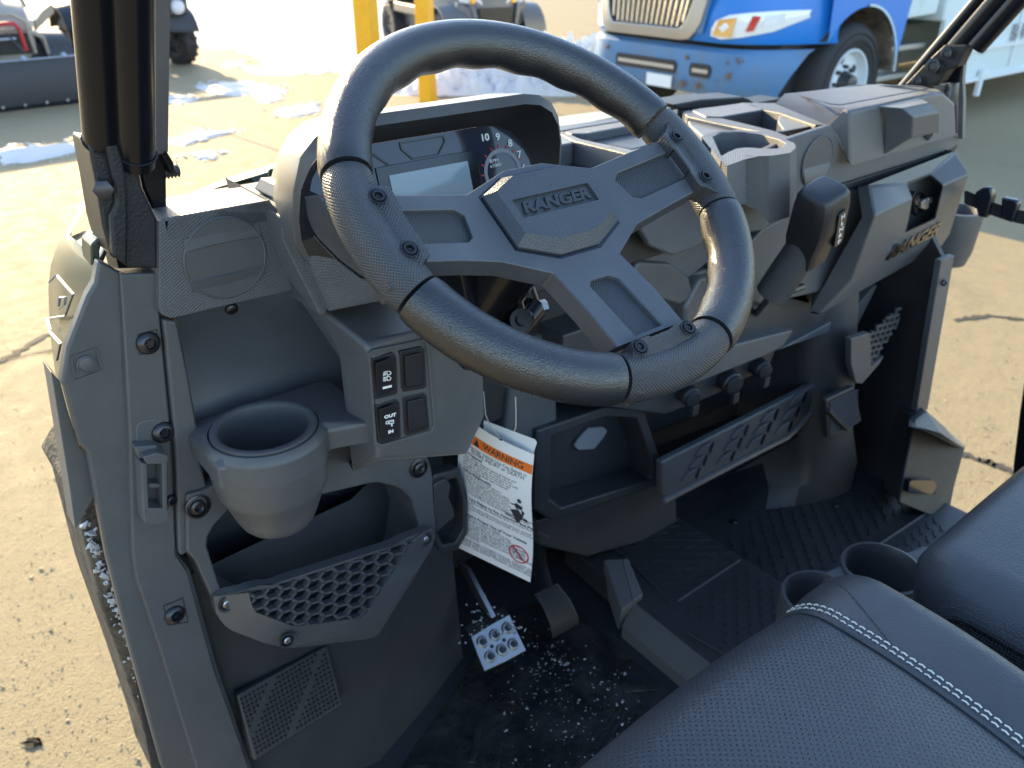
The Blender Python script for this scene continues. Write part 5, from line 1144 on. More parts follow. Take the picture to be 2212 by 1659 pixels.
face(bm, [V3((-250, -250, GROUND)), V3((250, -250, GROUND)), V3((250, 250, GROUND)), V3((-250, 250, GROUND))]); tag(put('ground', bm, 'concrete'), 'sunlit tan concrete yard', None, kind='structure')
bm = B()
def strip(bm, pts, wd, z=.004, jit=0, rnd=random.Random(1)):
    P0 = [gd(*p, z) for p in pts]
    if jit:
        q = []
        for i in range(len(P0)-1):
            for k in range(8): q.append(P0[i].lerp(P0[i+1], k/8)+V3((rnd.uniform(-jit, jit), rnd.uniform(-jit, jit), 0)))
        P0 = q+[P0[-1]]
    L_, R_ = [], []
    for i, p in enumerate(P0):
        d = P0[min(i+1, len(P0)-1)]-P0[max(i-1, 0)]; s = V3((-d.y, d.x, 0)).normalized()*wd*.5*(rnd.uniform(.5, 1.3) if jit else 1); L_.append(p+s); R_.append(p-s)
    loft(bm, [L_, R_], closed=False, caps=False)
strip(bm, [(780, 300), (958, 208), (1010, 192)], .05); strip(bm, [(958, 210), (1160, 240), (1300, 262)], .05); strip(bm, [(340, 240), (560, 310), (650, 340)], .022); strip(bm, [(355, 255), (400, 300)], .03)
tag(put('pavement_joints', bm, 'joint'), 'dark joints between the concrete slabs', None, kind='structure')
bm = B(); strip(bm, [(-60, 800), (20, 770), (100, 722), (190, 700)], .035, .004, .015); strip(bm, [(-40, 790), (60, 765), (190, 745)], .012, .004, .01)
strip(bm, [(2030, 960), (2100, 985), (2160, 1005), (2212, 1030)], .03, .004, .012); strip(bm, [(2060, 690), (2140, 682), (2212, 690)], .03, .004, .01); strip(bm, [(60, 1602), (80, 1606)], .04, .004, .006)
tag(put('pavement_cracks', bm, 'crack'), 'thin dark cracks wandering over the concrete', None, kind='structure')
from mathutils import noise as mn
# snow lying on the yard
def ragged(pts, n, jit, rnd): 
    P0 = resample([gd(*p, .012) for p in pts], n); return [p+V3((rnd.uniform(-jit, jit), rnd.uniform(-jit, jit), 0)) for p in P0]
rs = random.Random(11)
bm = B()
edge = [gd(*p) for p in ((360, 128), (430, 96), (520, 112), (560, 140), (600, 152), (680, 160), (740, 150), (770, 168), (830, 188), (900, 200), (960, 206))]
e2 = []
for i in range(len(edge)-1):
    for k in range(10): e2.append(edge[i].lerp(edge[i+1], k/10)+V3((rs.gauss(0, .10), rs.gauss(0, .10), 0)))
rows = [[V3((p.x, p.y, GROUND+.003)) for p in e2]]
for s, z in ((1.02, .03), (1.10, .06), (1.3, .09), (1.7, .15), (3, .3), (8, .5), (18, .8)): rows.append([V3((p.x*s+rs.gauss(0, .012*s), p.y*s+rs.gauss(0, .012*s), GROUND+z+abs(rs.gauss(0, .012)))) for p in e2])
loft(bm, rows, closed=False, caps=False); tag(put('snow_field', bm, 'snow'), 'bright snow covering the far part of the yard', None, kind='structure')
bm = B()
pts_list = [[(430, 185), (470, 175), (560, 178), (615, 190), (600, 206), (545, 200), (500, 208), (450, 200)], [(545, 205), (590, 200), (618, 195), (605, 215), (575, 222), (550, 216)], [(600, 238), (640, 228), (690, 222), (690, 240), (650, 248), (615, 252)], [(362, 208), (400, 206), (420, 216), (390, 222), (362, 220)], [(520, 145), (600, 140), (680, 150), (640, 162), (560, 160)], [(360, 305), (420, 285), (520, 282), (450, 296), (400, 312)], [(0, 322), (90, 312), (185, 304), (185, 322), (100, 340), (0, 356)], [(420, 335), (460, 330), (470, 338), (430, 342)], [(480, 140), (520, 132), (530, 142), (500, 148)]]
for pts in pts_list:
    a = ragged(pts, 200, .004, rs); c = sum(a, V3())/len(a); a = [c+(p-c)*(1+.30*mn.fractal(V3((p.x*3.1, p.y*3.1, 7)), 1, 2, 6)) for p in a]
    loft(bm, [[V3((p.x, p.y, GROUND+.002)) for p in a], [c+(p-c)*.8+V3((0, 0, rs.uniform(.004, .008))) for p in a], [c+(p-c)*.4+V3((0, 0, .010)) for p in a]], caps=False); bm.faces.new([bm.verts.new(c+(p-c)*.4+V3((0, 0, .010))) for p in a])
for pts in pts_list:
    for k in range(70):
        i = rs.randrange(len(pts)); t = rs.random(); a_, b_ = gd(*pts[i]), gd(*pts[i-1]); p = a_.lerp(b_, t)+V3((rs.gauss(0, .07), rs.gauss(0, .07), 0)); r = rs.choice((.008, .012, .018, .03))
        try: bmesh.ops.convex_hull(bm, input=[bm.verts.new(p+V3((rs.uniform(-1, 1)*r, rs.uniform(-1, 1)*r, rs.uniform(0, .7)*r))) for _ in range(8)])
        except Exception: pass
tag(put('snow_patches', bm, 'snow'), 'thin patches of melting snow left on the concrete', 'snow', kind='stuff')
# ploughed snow bank behind the yellow post
bm = B(); A0, A1 = V3((5.2, 8.75, GROUND)), V3((7.6, 6.75, GROUND)); dv = A1-A0; pv = V3((dv.y, -dv.x, 0)).normalized()
nu, nv = 210, 80; g = []
for i in range(nu+1):
    row = []
    for j in range(nv+1):
        u, v = i/nu, j/nv; p = A0+dv*u-pv*(v*1.9-.35)
        hgt = .52*max(0, math.sin(PI*min(1, v*1.0)))**.6*min(1, u*5+.1)*min(1, (1-u)*6)
        f = mn.fractal(V3((p.x*2.2, p.y*2.2, 3)), 1, 2, 5); c = mn.voronoi(V3((p.x*4.2, p.y*4.2, 0)))[0][0]; c2 = mn.voronoi(V3((p.x*9, p.y*9, 4)))[0][0]
        c3 = mn.voronoi(V3((p.x*16, p.y*16, 9)))[0][0]; h = hgt*(.70+.30*f+.75*(.42-c*c*1.5))+hgt*.50*(.38-c2*c2*1.5)+.045*(.4-c3*c3*1.5)*min(1, hgt*6)
        row.append(bm.verts.new(p+V3((mn.noise(p*3)*.05, mn.noise(p*3.1)*.05, max(-.01, h)))))
    g.append(row)
for i in range(nu):
    for j in range(nv): bm.faces.new((g[i][j], g[i+1][j], g[i+1][j+1], g[i][j+1]))
tag(put('snow_bank', bm, 'snow'), 'lumpy bank of ploughed snow between the yellow post and the blue truck', 'snow bank')
base('grit stone', (.30, .25, .17), .8)
bm = B(); rk = random.Random(21)
for k in range(1500):
    if k % 3: X, Y = rk.uniform(-20, 330), rk.uniform(330, 1659)
    else: X, Y = rk.uniform(2000, 2230), rk.uniform(500, 1100)
    p = gd(X, Y); r = rk.choice((.002, .003, .003, 0.003, .004, .007 if rk.random() < .3 else .002))
    try: bmesh.ops.convex_hull(bm, input=[bm.verts.new(p+V3((rk.uniform(-1, 1)*r, rk.uniform(-1, 1)*r, rk.uniform(0, 1)*r))) for _ in range(6)])
    except Exception: pass
tag(put('loose_grit', bm, 'grit stone', smooth=False), 'fine loose grit strewn over the concrete beside the vehicle', 'grit', kind='stuff')
# ---- yellow posts
m, nb, b = base('yellow paint', (.80, .43, .012), .38); tc = nb.new('TexCoord'); nb.l.new(nb.mix(nb.ramp(nb.noise(tc.outputs['Object'], 7, 5, .7), [(.45, (0, 0, 0)), (.75, (1, 1, 1))]), (.88, .42, .006, 1), (.76, .33, .006, 1)), b.inputs['Base Color']); nb.l.new(nb.bump(nb.noise(tc.outputs['Object'], 40, 3), .2, .003), b.inputs['Normal'])
def ypost(c, wd, label, tilt):
    t = thing('yellow_post', label, 'post', (c.x, c.y, GROUND), .45, 'yellow steel posts')
    bm = B(); boxb(bm, (0, 0, .6), (wd, wd, 1.2)); put('shaft', bm, 'yellow paint', t, .012, 3)
    bm = B(); boxb(bm, (0, 0, 1.205), (wd+.01, wd+.01, .02)); put('cap', bm, 'yellow paint', t, .004)
    bm = B(); boxb(bm, (0, 0, .006), (wd+.012, wd+.012, .012)); put('base_collar', bm, 'yellow paint', t, .004)
    t.rotation_euler = (0, tilt, .45)
ypost(gd(925, 219), .148, 'yellow square steel post rising from bare concrete beside the snow bank', 0)
ypost(gd(812, 322), .148, 'nearer yellow square steel post passing behind the left of the steering wheel', 0)
# ---- off-road vehicles on the yard
base('tan paint', (.30, .26, .21), .5); base('red paint', (.45, .02, .03), .4); base('grey body', (.10, .105, .12), .4); base('plough steel', (.035, .037, .042), .6); base('tyre rubber', (.022, .022, .024), .75); base('rim black', (.03, .03, .034), .35); base('lens', (.55, .57, .60), .1); base('amber lens', (.8, .36, .03), .2); base('white body', (.70, .72, .74), .35)
plastic('black body', (.030, .031, .034), .5)
def wheel(t, c, R, wd, steer=0, knobs=16, rimmat='rim black', name='wheel'):
    bm = B(); ax = V3((math.cos(steer), math.sin(steer), 0)); ex = V3((-math.sin(steer), math.cos(steer), 0)); c = V3(c)
    prof = [(R*.52, -wd*.44), (R*.70, -wd*.50), (R*.88, -wd*.49), (R*.965, -wd*.40), (R*.985, 0), (R*.965, wd*.40), (R*.88, wd*.49), (R*.70, wd*.50), (R*.52, wd*.44)]
    lathe(bm, c, ax, prof, 40, caps=False)
    for k in range(knobs):
        a = 2*PI*k/knobs
        for s in (-1, 1):
            aa = a+(PI/knobs if s > 0 else 0); d = ex*math.cos(aa)+V3((0, 0, 1))*math.sin(aa); tt_ = ax.cross(d)
            p = c+d*R*.975+ax*s*wd*.25; q = [p+tt_*(u*R*.07)+ax*(v*wd*.19) for u, v in ((-1, -1), (1, -1), (1, 1), (-1, 1))]; prism(bm, [x+d*.018 for x in q], d*-.04)
    w_ = put(name, bm, 'tyre rubber', t, 0)
    bm = B(); lathe(bm, c, ax, [(0, -wd*.30), (R*.14, -wd*.36), (R*.17, -wd*.30), (R*.42, -wd*.25), (R*.50, -wd*.42), (R*.54, -wd*.43), (R*.54, wd*.43), (R*.50, wd*.42), (R*.42, wd*.25), (R*.17, wd*.30), (R*.14, wd*.36), (0, wd*.30)], 32, caps=False)
    for k in range(6): a = 2*PI*k/6; boxb(bm, c+(ex*math.cos(a)+V3((0, 0, 1))*math.sin(a))*R*.3-ax*wd*.30, (.03, .03, .03))
    put('rim', bm, rimmat, w_, 0); return w_
def mb(pts): bm = B(); [prism(bm, [V3(p) for p in q], V3(o)) for q, o in pts]; return bm
def side_by_side(name, loc, rz, label, cat, body, R=.33, steer=0, plough=False, sport=False, grp=None):
    t = thing(name, label, cat, loc, rz, grp); tw = .58
    for sx in (-1, 1):
        wheel(t, (sx*tw, -.95, R), R, .25, steer); wheel(t, (sx*tw, 1.15, R), R, .27)
    bm = B()                                     # hood and nose, lofted sections from the nose back
    secs = [(-1.22, .52, .70, .30), (-1.20, .60, .86, .36), (-1.05, .66, .98, .42), (-.6, .78, 1.10, .55), (-.2, .80, 1.12, .60)] if not sport else [(-1.30, .40, .62, .25), (-1.20, .46, .86, .34), (-.95, .52, .95, .44), (-.5, .60, 1.02, .56), (-.1, .62, 1.06, .62)]
    loft(bm, [[V3((-hw, y, z0)), V3((-hw*.9, y, z1)), V3((-hw*.4, y, z1+.05)), V3((hw*.4, y, z1+.05)), V3((hw*.9, y, z1)), V3((hw, y, z0)), V3((hw*.5, y, z0-.12)), V3((-hw*.5, y, z0-.12))] for y, z0, z1, hw in secs])
    put('hood', bm, body, t, .02, 3)
    bm = B(); boxb(bm, (0, -.15, .50), (1.1, 2.0, .30)); boxb(bm, (0, .35, .62), (1.42, 1.0, .14)); boxb(bm, (0, 1.2, .85), (1.35, .9, .36)); put('chassis', bm, 'black body', t, .03)
    for sx in (-1, 1):
        bm = B()                                 # arched mudguards
        A = [(-.75+0*k, 0, 0) for k in range(2)]; r1 = []; r2 = []
        for k in range(11):
            a = PI*(.02+.96*k/10); r1.append(V3((sx*(tw-.16), -.95-math.cos(a)*(R+.10), R+math.sin(a)*(R+.12)))); r2.append(V3((sx*(tw+.17), -.95-math.cos(a)*(R+.08), R+math.sin(a)*(R+.09))))
        loft(bm, [r1, r2, [p+V3((0, 0, -.02)) for p in r2], [p+V3((0, 0, -.02)) for p in r1]], closed=False, caps=False); put('mudguard', bm, body if not plough else 'black body', t, 0)
        hz, hx_, hy = ((.86, .34, -1.17) if not sport else (.80, .30, -1.24))
        bm = B(); prism(bm, [V3((sx*(hx_-.14), hy-.02, hz-.07)), V3((sx*(hx_+.14), hy+.10, hz-.02)), V3((sx*(hx_+.15), hy+.10, hz+.06)), V3((sx*(hx_-.10), hy-.02, hz+.03))], V3((0, .06, 0))); h_ = put('headlight', bm, 'lens', t, .012)
        if sport:
            bm = B(); lathe(bm, V3((sx*hx_, hy-.005+.03, hz)), V3((0, -1, .1)), [(.045, 0), (.03, .02), (0, .022)], 16); put('lamp', bm, 'amber lens', h_)
        bm = B(); tube(bm, [V3((sx*.62, -.25, 1.0)), V3((sx*.60, .15, 1.62)), V3((sx*.58, .35, 1.86)), V3((sx*.58, 1.0, 1.88)), V3((sx*.62, 1.35, .95))], .026, 10); put('cage_side', bm, 'black body', t)
        bm = B(); tube(bm, [V3((sx*tw*.55, -.95, .42)), V3((sx*tw*.9, -.95, R+.02))], .024, 8); tube(bm, [V3((sx*.28, -.85, .78)), V3((sx*tw*.8, -.95, .45))], .03, 10); split_loose(put('suspension_arm', bm, 'black body', t), 'suspension_arm')
    bm = B(); tube(bm, [V3((-.58, .35, 1.86)), V3((.58, .35, 1.86))], .026, 10); boxb(bm, (0, .65, 1.90), (1.18, .75, .035)); put('roof', bm, 'black body', t, .01)
    for sx in (-1, 1):
        bm = B(); boxb(bm, (sx*.36, .45, .88), (.52, .5, .16)); boxb(bm, (sx*.36, .74, 1.18), (.50, .14, .62), Matrix.Rotation(-.15, 3, 'X')); put('seat', bm, 'black body', t, .04, 3)
    bm = B()                                     # bumper and grille
    if not sport:
        tube(bm, [V3((-.45, -1.30, .50)), V3((-.42, -1.36, .72)), V3((-.2, -1.38, .84)), V3((.2, -1.38, .84)), V3((.42, -1.36, .72)), V3((.45, -1.30, .50))], .022, 10); put('bumper', bm, body, t)
        bm = B(); prism(bm, [V3((-.34, -1.26, .55)), V3((.34, -1.26, .55)), V3((.28, -1.25, .78)), V3((-.28, -1.25, .78))], V3((0, .04, 0))); put('grille', bm, 'black rubber', t, .01)
    else:
        prism(bm, [V3((-.22, -1.34, .42)), V3((.22, -1.34, .42)), V3((.26, -1.32, .72)), V3((-.26, -1.32, .72))], V3((0, .05, 0))); put('grille', bm, 'black rubber', t, .01)
        bm = B()
        for sx in (-1, 1): prism(bm, [V3((sx*.24, -1.36, .40)), V3((sx*.29, -1.36, .42)), V3((sx*.38, -1.30, .76)), V3((sx*.31, -1.32, .76))], V3((0, .06, 0))); prism(bm, [V3((sx*.30, -1.30, .44)), V3((sx*.56, -1.15, .56)), V3((sx*.50, -1.18, .80)), V3((sx*.36, -1.27, .72))], V3((0, .08, 0)))
        split_loose(put('bumper_cover', bm, 'grey body', t, .015), 'bumper_cover')
        bm = B(); prism(bm, [V3((-.16, -1.16, .90)), V3((.16, -1.16, .90)), V3((.24, -.8, 1.015)), V3((-.24, -.8, 1.015))], V3((0, 0, .015))); put('hood_panel', bm, 'lens', t, .01)
    if plough:
        bm = B(); r1 = []; n = 10
        for k in range(n+1): a = -.62+1.35*k/n; r1.append((-.10-math.cos(a)*.42+.22, .25+math.sin(a)*.42))
        prof = [V3((0, -1.72+y*.55, z)) for y, z in r1]
        loft(bm, [[p+V3((-.98, 0, 0)) for p in prof], [p+V3((.98, 0, 0)) for p in prof], [p+V3((.98, .02, 0)) for p in prof], [p+V3((-.98, .02, 0)) for p in prof]], closed=False, caps=False)
        PLW = put('plough_blade', bm, 'plough steel', t)
        bm = B(); tube(bm, [prof[-1]+V3((-.98, 0, .01)), prof[-1]+V3((.98, 0, .01))], .016, 8); put('blade_rim', bm, 'bolt steel', PLW)
        bm = B(); prism(bm, [V3((-.98, prof[0].y-.012, .005)), V3((.98, prof[0].y-.012, .005)), V3((.98, prof[0].y-.02, .12)), V3((-.98, prof[0].y-.02, .12))], V3((0, .012, 0))); 
        ce = put('cutting_edge', bm, 'gloss black', PLW)
        bm = B()
        for k in range(8): lathe(bm, V3((-.85+k*.243, prof[0].y-.02, .055)), V3((0, -1, 0)), [(.018, 0), (.014, .012), (0, .014)], 10)
        for x in (-.45, .0, .45): lathe(bm, prof[-1]+V3((x, 0, .03)), V3((0, -1, .5)), [(.03, -.02), (.03, .02), (0, .02)], 10)
        split_loose(put('blade_bolt', bm, 'zinc', PLW), 'blade_bolt')
        bm = B(); tube(bm, [V3((-.30, -1.5, .30)), V3((-.25, -.6, .35))], .03, 8); tube(bm, [V3((.30, -1.5, .30)), V3((.25, -.6, .35))], .03, 8); tube(bm, [V3((0, -1.42, .80)), V3((.10, -1.60, .60))], .012, 8); split_loose(put('push_frame', bm, 'plough steel', t), 'push_frame')
        bm = B(); tube(bm, [V3((-.16, -1.42, .60)), V3((-.145, -1.44, .86)), V3((-.10, -1.44, .91)), V3((.10, -1.44, .91)), V3((.145, -1.44, .86)), V3((.17, -1.42, .60))], .024, 10); put('winch_guard', bm, 'red paint', t)
        bm = B(); tube(bm, [V3((-.28, -1.38, .56)), V3((-.24, -1.40, .92)), V3((-.12, -1.40, 1.0)), V3((.12, -1.40, 1.0)), V3((.24, -1.40, .92)), V3((.28, -1.38, .56))], .022, 10); put('winch_hoop', bm, body, t)
        bm = B(); tube(bm, [V3((-.12, -1.45, .74)), V3((.08, -1.45, .74))], .02, 8); put('winch_roller', bm, 'zinc', t)
        bm = B(); 
        for sx in (-1, 1): prism(bm, [V3((sx*.36, -1.34, .80)), V3((sx*.66, -1.22, .98)), V3((sx*.68, -1.20, 1.10)), V3((sx*.50, -1.30, 1.02)), V3((sx*.38, -1.36, .92))], V3((0, .10, 0)))
        split_loose(put('bumper_wing', bm, body, t, .015), 'bumper_wing')
    return t
ploughed = side_by_side('side_by_side', (1.62, 11.6, GROUND), .10, 'tan side-by-side with a black snow plough blade and red winch guard', 'off-road vehicle', 'tan paint', plough=True, grp='off-road vehicles on the yard')
ploughed.scale = (.86, .86, .86)
side_by_side('side_by_side', (7.78, 10.9, GROUND), -.22, 'dark grey sport side-by-side with amber headlamp facing us beyond the snow bank', 'off-road vehicle', 'grey body', R=.33, sport=True, grp='off-road vehicles on the yard')
# quad bike behind the left cage post
tq = thing('quad_bike', 'red and black quad bike half hidden behind the left cage post', 'quad bike', (3.62, 13.0, GROUND), .05, 'off-road vehicles on the yard')
for sx in (-1, 1): wheel(tq, (sx*.50, -.62, .28), .28, .22, .25); wheel(tq, (sx*.48, .62, .28), .28, .26)
bm = B(); loft(bm, [[V3((-.24, y, z-.16)), V3((-.20, y, z)), V3((.20, y, z)), V3((.24, y, z-.16)), V3((.1, y, z-.34)), V3((-.1, y, z-.34))] for y, z in ((-.95, .70), (-.7, .86), (-.2, .82), (.3, .86), (.9, .84))]); put('body', bm, 'black body', tq, .03, 3)
for sx in (-1, 1):
    for yc in (-.62, .62):
        r1 = []; r2 = []
        for k in range(10):
            a = PI*(.08+.84*k/9); r1.append(V3((sx*.20, yc-math.cos(a)*.42, .38+math.sin(a)*.42))); r2.append(V3((sx*.66, yc-math.cos(a)*.38, .36+math.sin(a)*.36)))
        bm = B(); loft(bm, [r1, r2, [q+V3((0, 0, -.03)) for q in r2], [q+V3((0, 0, -.03)) for q in r1]], closed=False, caps=False); put('mudguard', bm, 'black body', tq)
    bm = B(); lathe(bm, V3((sx*.42, -.98, .74)), V3((0, -1, .1)), [(.09, -.06), (.09, .0), (.06, .03), (0, .035)], 18); put('headlight', bm, 'lens', tq)
    bm = B(); prism(bm, [V3((sx*.30, -1.0, .64)), V3((sx*.58, -.92, .66)), V3((sx*.60, -.90, .88)), V3((sx*.32, -.98, .90))], V3((0, .16, 0))); put('headlight_housing', bm, 'black body', tq, .02)
    bm = B(); tube(bm, [V3((sx*.15, -.62, .40)), V3((sx*.46, -.62, .28))], .022, 8); tube(bm, [V3((sx*.2, -.58, .75)), V3((sx*.40, -.62, .34))], .028, 8); split_loose(put('suspension_arm', bm, 'bolt steel', tq), 'suspension_arm')
bm = B(); prism(bm, [V3((-.5, -1.0, .90)), V3((.5, -1.0, .90)), V3((.46, -.7, .98)), V3((-.46, -.7, .98))], V3((0, 0, .04))); put('nose_fairing', bm, 'red paint', tq, .015)
bm = B(); tube(bm, [V3((-.38, -.20, 1.10)), V3((0, -.28, 1.02)), V3((.38, -.20, 1.10))], .016, 8); put('handlebar', bm, 'black body', tq)
bm = B(); loft(bm, [[V3((-.14, y, z)), V3((.14, y, z)), V3((.16, y, z-.1)), V3((-.16, y, z-.1))] for y, z in ((-.1, .92), (.2, .88), (.6, .95))]); put('seat', bm, 'black rubber', tq, .03)
bm = B()
for sx in (-.3, 0, .3): tube(bm, [V3((sx, -1.05, .93)), V3((sx, -.5, .95))], .012, 6)
tube(bm, [V3((-.35, -1.05, .93)), V3((.35, -1.05, .93))], .014, 6); put('rack', bm, 'black body', tq)
# ---- box truck, nose to the left, its side along x
def weathered(name, col, dirt, lo=.52, hi=.70, rough=.35):
    m, nb, b = base(name, col, rough); tc = nb.new('TexCoord'); P = tc.outputs['Object']
    k = nb.ramp(nb.noise(P, 3.2, 6, .72), [(lo, (0, 0, 0)), (hi, (1, 1, 1))]); k2 = nb.noise(P, 1.3, 3)
    c = nb.mix(nb.math('MULTIPLY', k2, .5), (*col, 1), (*[min(1, q*1.5+.02) for q in col], 1)); nb.l.new(nb.mix(k, c, (*dirt, 1)), b.inputs['Base Color'])
    nb.l.new(nb.math('ADD', nb.math('MULTIPLY', k, .4), rough), b.inputs['Roughness'])
weathered('blue paint', (.004, .15, .50), (.08, .20, .38), .60, .85)
weathered('worn blue', (.055, .15, .30), (.15, .17, .19), .50, .72, .5)
weathered('truck white', (.52, .58, .58), (.36, .37, .35), .56, .85, .5)
weathered('arch liner', (.18, .15, .12), (.05, .045, .04), .40, .62, .8)
base('chrome', (.62, .63, .65), .22, 1); base('dull chrome', (.42, .42, .42), .4, .9); base('grille black', (.012, .013, .016), .5); base('rust', (.17, .10, .06), .9)
base('rim white', (.62, .66, .70), .45); base('clear lens', (.75, .76, .76), .1, coat=1); base('red lens', (.5, .03, .02), .2); base('orange lens', (.75, .38, .10), .2)
T0 = V3((5.80, 3.98, GROUND))
TR = thing('box_truck', 'blue and white box truck with rusty blue bumper and chrome grille parked beyond the dash', 'truck', T0)
def tpt(x, y, z): return V3((x, y, z))           # local: x back from the nose, y across from the near side, z up
def wrap(ys, zs, c0=.0, rr=.62):                  # nose surface: rounds back towards the near corner (y=0) and the far corner (y=2.44)
    def xs(y): 
        a = max(0, (rr-y)/rr, (y-(2.44-rr))/rr); return .10*abs(y-1.22)**2*.3+.75*a**2.2
    return xs
xs = wrap(0, 0)
def nose(y, z, d=0): return V3((xs(y)+d, y, z))
YS = [2.44-2.44*k/30 for k in range(31)]
bm = B(); rows = []
for z, d in ((.42, .03), (.45, 0), (.60, -.02), (.76, -.01), (.79, .03)): rows.append([nose(max(y, .08+(.79-z)*.32), z, d) for y in YS])
loft(bm, rows+[[p+V3((.06, 0, 0)) for p in rows[-1]]], closed=False, caps=False); BMPB = bm
rq = random.Random(5); nb0 = len(BMPB.faces)
for y0, z0, n, s in ((.30, .71, 40, .07), (.46, .58, 8, .015), (.88, .50, 14, .03), (.70, .50, 14, .025), (1.3, .5, 8, .2), (.3, .55, 10, .1)):
    for k in range(n):
        y, z, r = rq.gauss(y0, s), rq.gauss(z0, s*.5), rq.choice((.003, .004, .005, .007, .010))
        if not (.35 < y+(z-.79)*.2 and y < 2.3 and .47 < z < .75): continue
        f = face(BMPB, [nose(y+math.cos(t)*r*rq.uniform(.5, 1), z+math.sin(t)*r*rq.uniform(.6, 3.2), -.0225) for t in [2*PI*i/9 for i in range(9)]]); f.material_index = 1
BMP = put('bumper', BMPB, 'worn blue', TR, 0); BMP.data.materials.append(MATS['rust'])
def on_nose(pts, d, depth, mat, name, par, bev=0):
    bm = B(); prism(bm, [nose(y, z, -d) for y, z in pts], V3((depth, 0, 0))); return put(name, bm, mat, par, bev)
for (ya, yb) in ((.98, 1.66), (.62, .80)):
    on_nose([(yb, .56), (ya, .56), (ya-.02, .60), (ya-.02, .64), (ya+.01, .665), (yb, .665), (yb+.02, .64), (yb+.02, .58)], .028, .03, 'grille black', 'bumper_opening', BMP)
    on_nose([(yb-.01, .595), (ya+.01, .595), (ya+.01, .625), (yb-.01, .625)], .030, .01, 'dull chrome', 'tow_bar', BMP)
on_nose([(1.28, .44), (1.0, .44), (1.0, .54), (1.28, .54)], .035, .012, 'white body', 'licence_plate', BMP)
for y, z, r in ((.86, .70, .02), (.45, .60, .022), (.88, .48, .02), (.72, .48, .018), (1.8, .70, .02)):
    bm = B(); lathe(bm, nose(y, z, -.022), V3((-1, 0, 0)), [(r, 0), (r*.7, .012), (0, .014)], 14); put('bumper_bolt', bm, 'rust', BMP)
# hood shell and wings above the bumper, arch over the near wheel
WX_, WR = 1.13, .45
bm = B(); rows = []
for z, d in ((.83, .02), (.88, -.01), (1.05, .0), (1.25, .04), (1.5, .12), (1.66, .30), (1.74, .8)): rows.append([nose(y, z, d) for y in YS])
loft(bm, rows+[[V3((2.2, y, 1.80)) for y in YS]], closed=False, caps=False); HDt = put('hood', bm, 'blue paint', TR, 0)
bm = B(); arch = [V3((WX_-math.cos(a)*(WR+.16), 0, .50+math.sin(a)*(WR+.14))) for a in [PI*(.20+.78*k/18) for k in range(19)]]
topl = [V3((.60+k*(1.95-.60)/18, 0, 1.55+.25*min(1, k/8))) for k in range(19)]
loft(bm, [[V3((p.x, -.02, p.z)) for p in arch], [V3((p.x, -.01, p.z)) for p in topl], [V3((p.x+.1, .5, p.z+.02)) for p in topl]], closed=False, caps=False)
put('near_wing', bm, 'blue paint', TR, 0)
bm = B(); loft(bm, [[p+V3((0, -.03, 0)) for p in arch[7:]], [V3((WX_+(p.x-WX_)*1.03, -.03, .5+(p.z-.5)*1.03)) for p in arch[7:]], [V3((WX_+(p.x-WX_)*1.03, .0, .5+(p.z-.5)*1.03)) for p in arch[7:]]], closed=False, caps=False); put('arch_lip', bm, 'truck white', TR)
bm = B(); loft(bm, [arch, [p+V3((0, .62, 0)) for p in arch]], closed=False, caps=False); face(bm, [V3((WX_-.7, .62, .3)), V3((WX_+.7, .62, .3)), V3((WX_+.7, .62, 1.3)), V3((WX_-.7, .62, 1.3))]); put('wheel_arch_liner', bm, 'arch liner', TR)
# grille with vertical bars in a chrome surround
gy0, gy1, gz0, gz1 = .92, 1.74, .92, 1.36
def gout(s, f=.0): return [(gy1-.06*s, gz0+.06*s*0-.0), (gy1, gz0+.08), (gy1+.08, gz1), (gy0-.14, gz1), (gy0-.04, gz0+.08), (gy0+.05, gz0)]
o6 = [(gy1+.08, gz0-.09), (gy1+.16, gz0+.02), (gy1+.22, gz1+.06), (gy0-.30, gz1+.06), (gy0-.18, gz0+.02), (gy0-.06, gz0-.09)]
i6 = [(gy1-.02, gz0), (gy1+.03, gz0+.07), (gy1+.09, gz1), (gy0-.17, gz1), (gy0-.04, gz0+.07), (gy0+.02, gz0)]
bm = B(); framed(bm, resample([nose(y, z, -.05) for y, z in o6], 40), resample([nose(y, z, -.06) for y, z in i6], 40), V3((.08, 0, 0))); GS = put('grille_surround', bm, 'dull chrome', TR, .01, 2)
bm = B(); face(bm, [nose(y, z, -.012) for y, z in i6]); put('grille_backing', bm, 'grille black', GS)
bm = B()
for k in range(15):
    y = gy1-.02-k*(gy1-gy0+.0)/14*.98; lean = .10*(1-(y-gy0)/(gy1-gy0))
    z0 = gz0+(.05 if k in (0, 14) else .012); tube(bm, [nose(y, z0, -.045), nose(y-lean, gz1, -.045)], .0125, 8)
split_loose(put('grille_bar', bm, 'chrome', GS), 'grille_bar')
# headlamps
def lampq(f): return f
bm = B(); lo = [(.64, .885), (.54, .865), (.40, .885), (.24, .93), (.10, 1.03)]; hi = [(.60, 1.00), (.50, 1.045), (.38, 1.065), (.24, 1.08), (.10, 1.085)]
loft(bm, [[nose(y, z, -.03) for y, z in lo], [nose((a[0]+b_[0])/2, (a[1]+b_[1])/2, -.05) for a, b_ in zip(lo, hi)], [nose(y, z, -.03) for y, z in hi]], closed=False, caps=False); HL = put('headlight', bm, 'clear lens', TR)
for q, mt, nm in (([(.60, .895), (.46, .885), (.43, 1.03), (.56, 1.01)], 'orange lens', 'indicator'), ([(.37, .93), (.33, .935), (.30, 1.04), (.34, 1.045)], 'red lens', 'reflector'), ([(.29, .96), (.20, 1.0), (.19, 1.06), (.27, 1.05)], 'white body', 'lamp')): on_nose(q, .052, .006, mt, nm, HL)
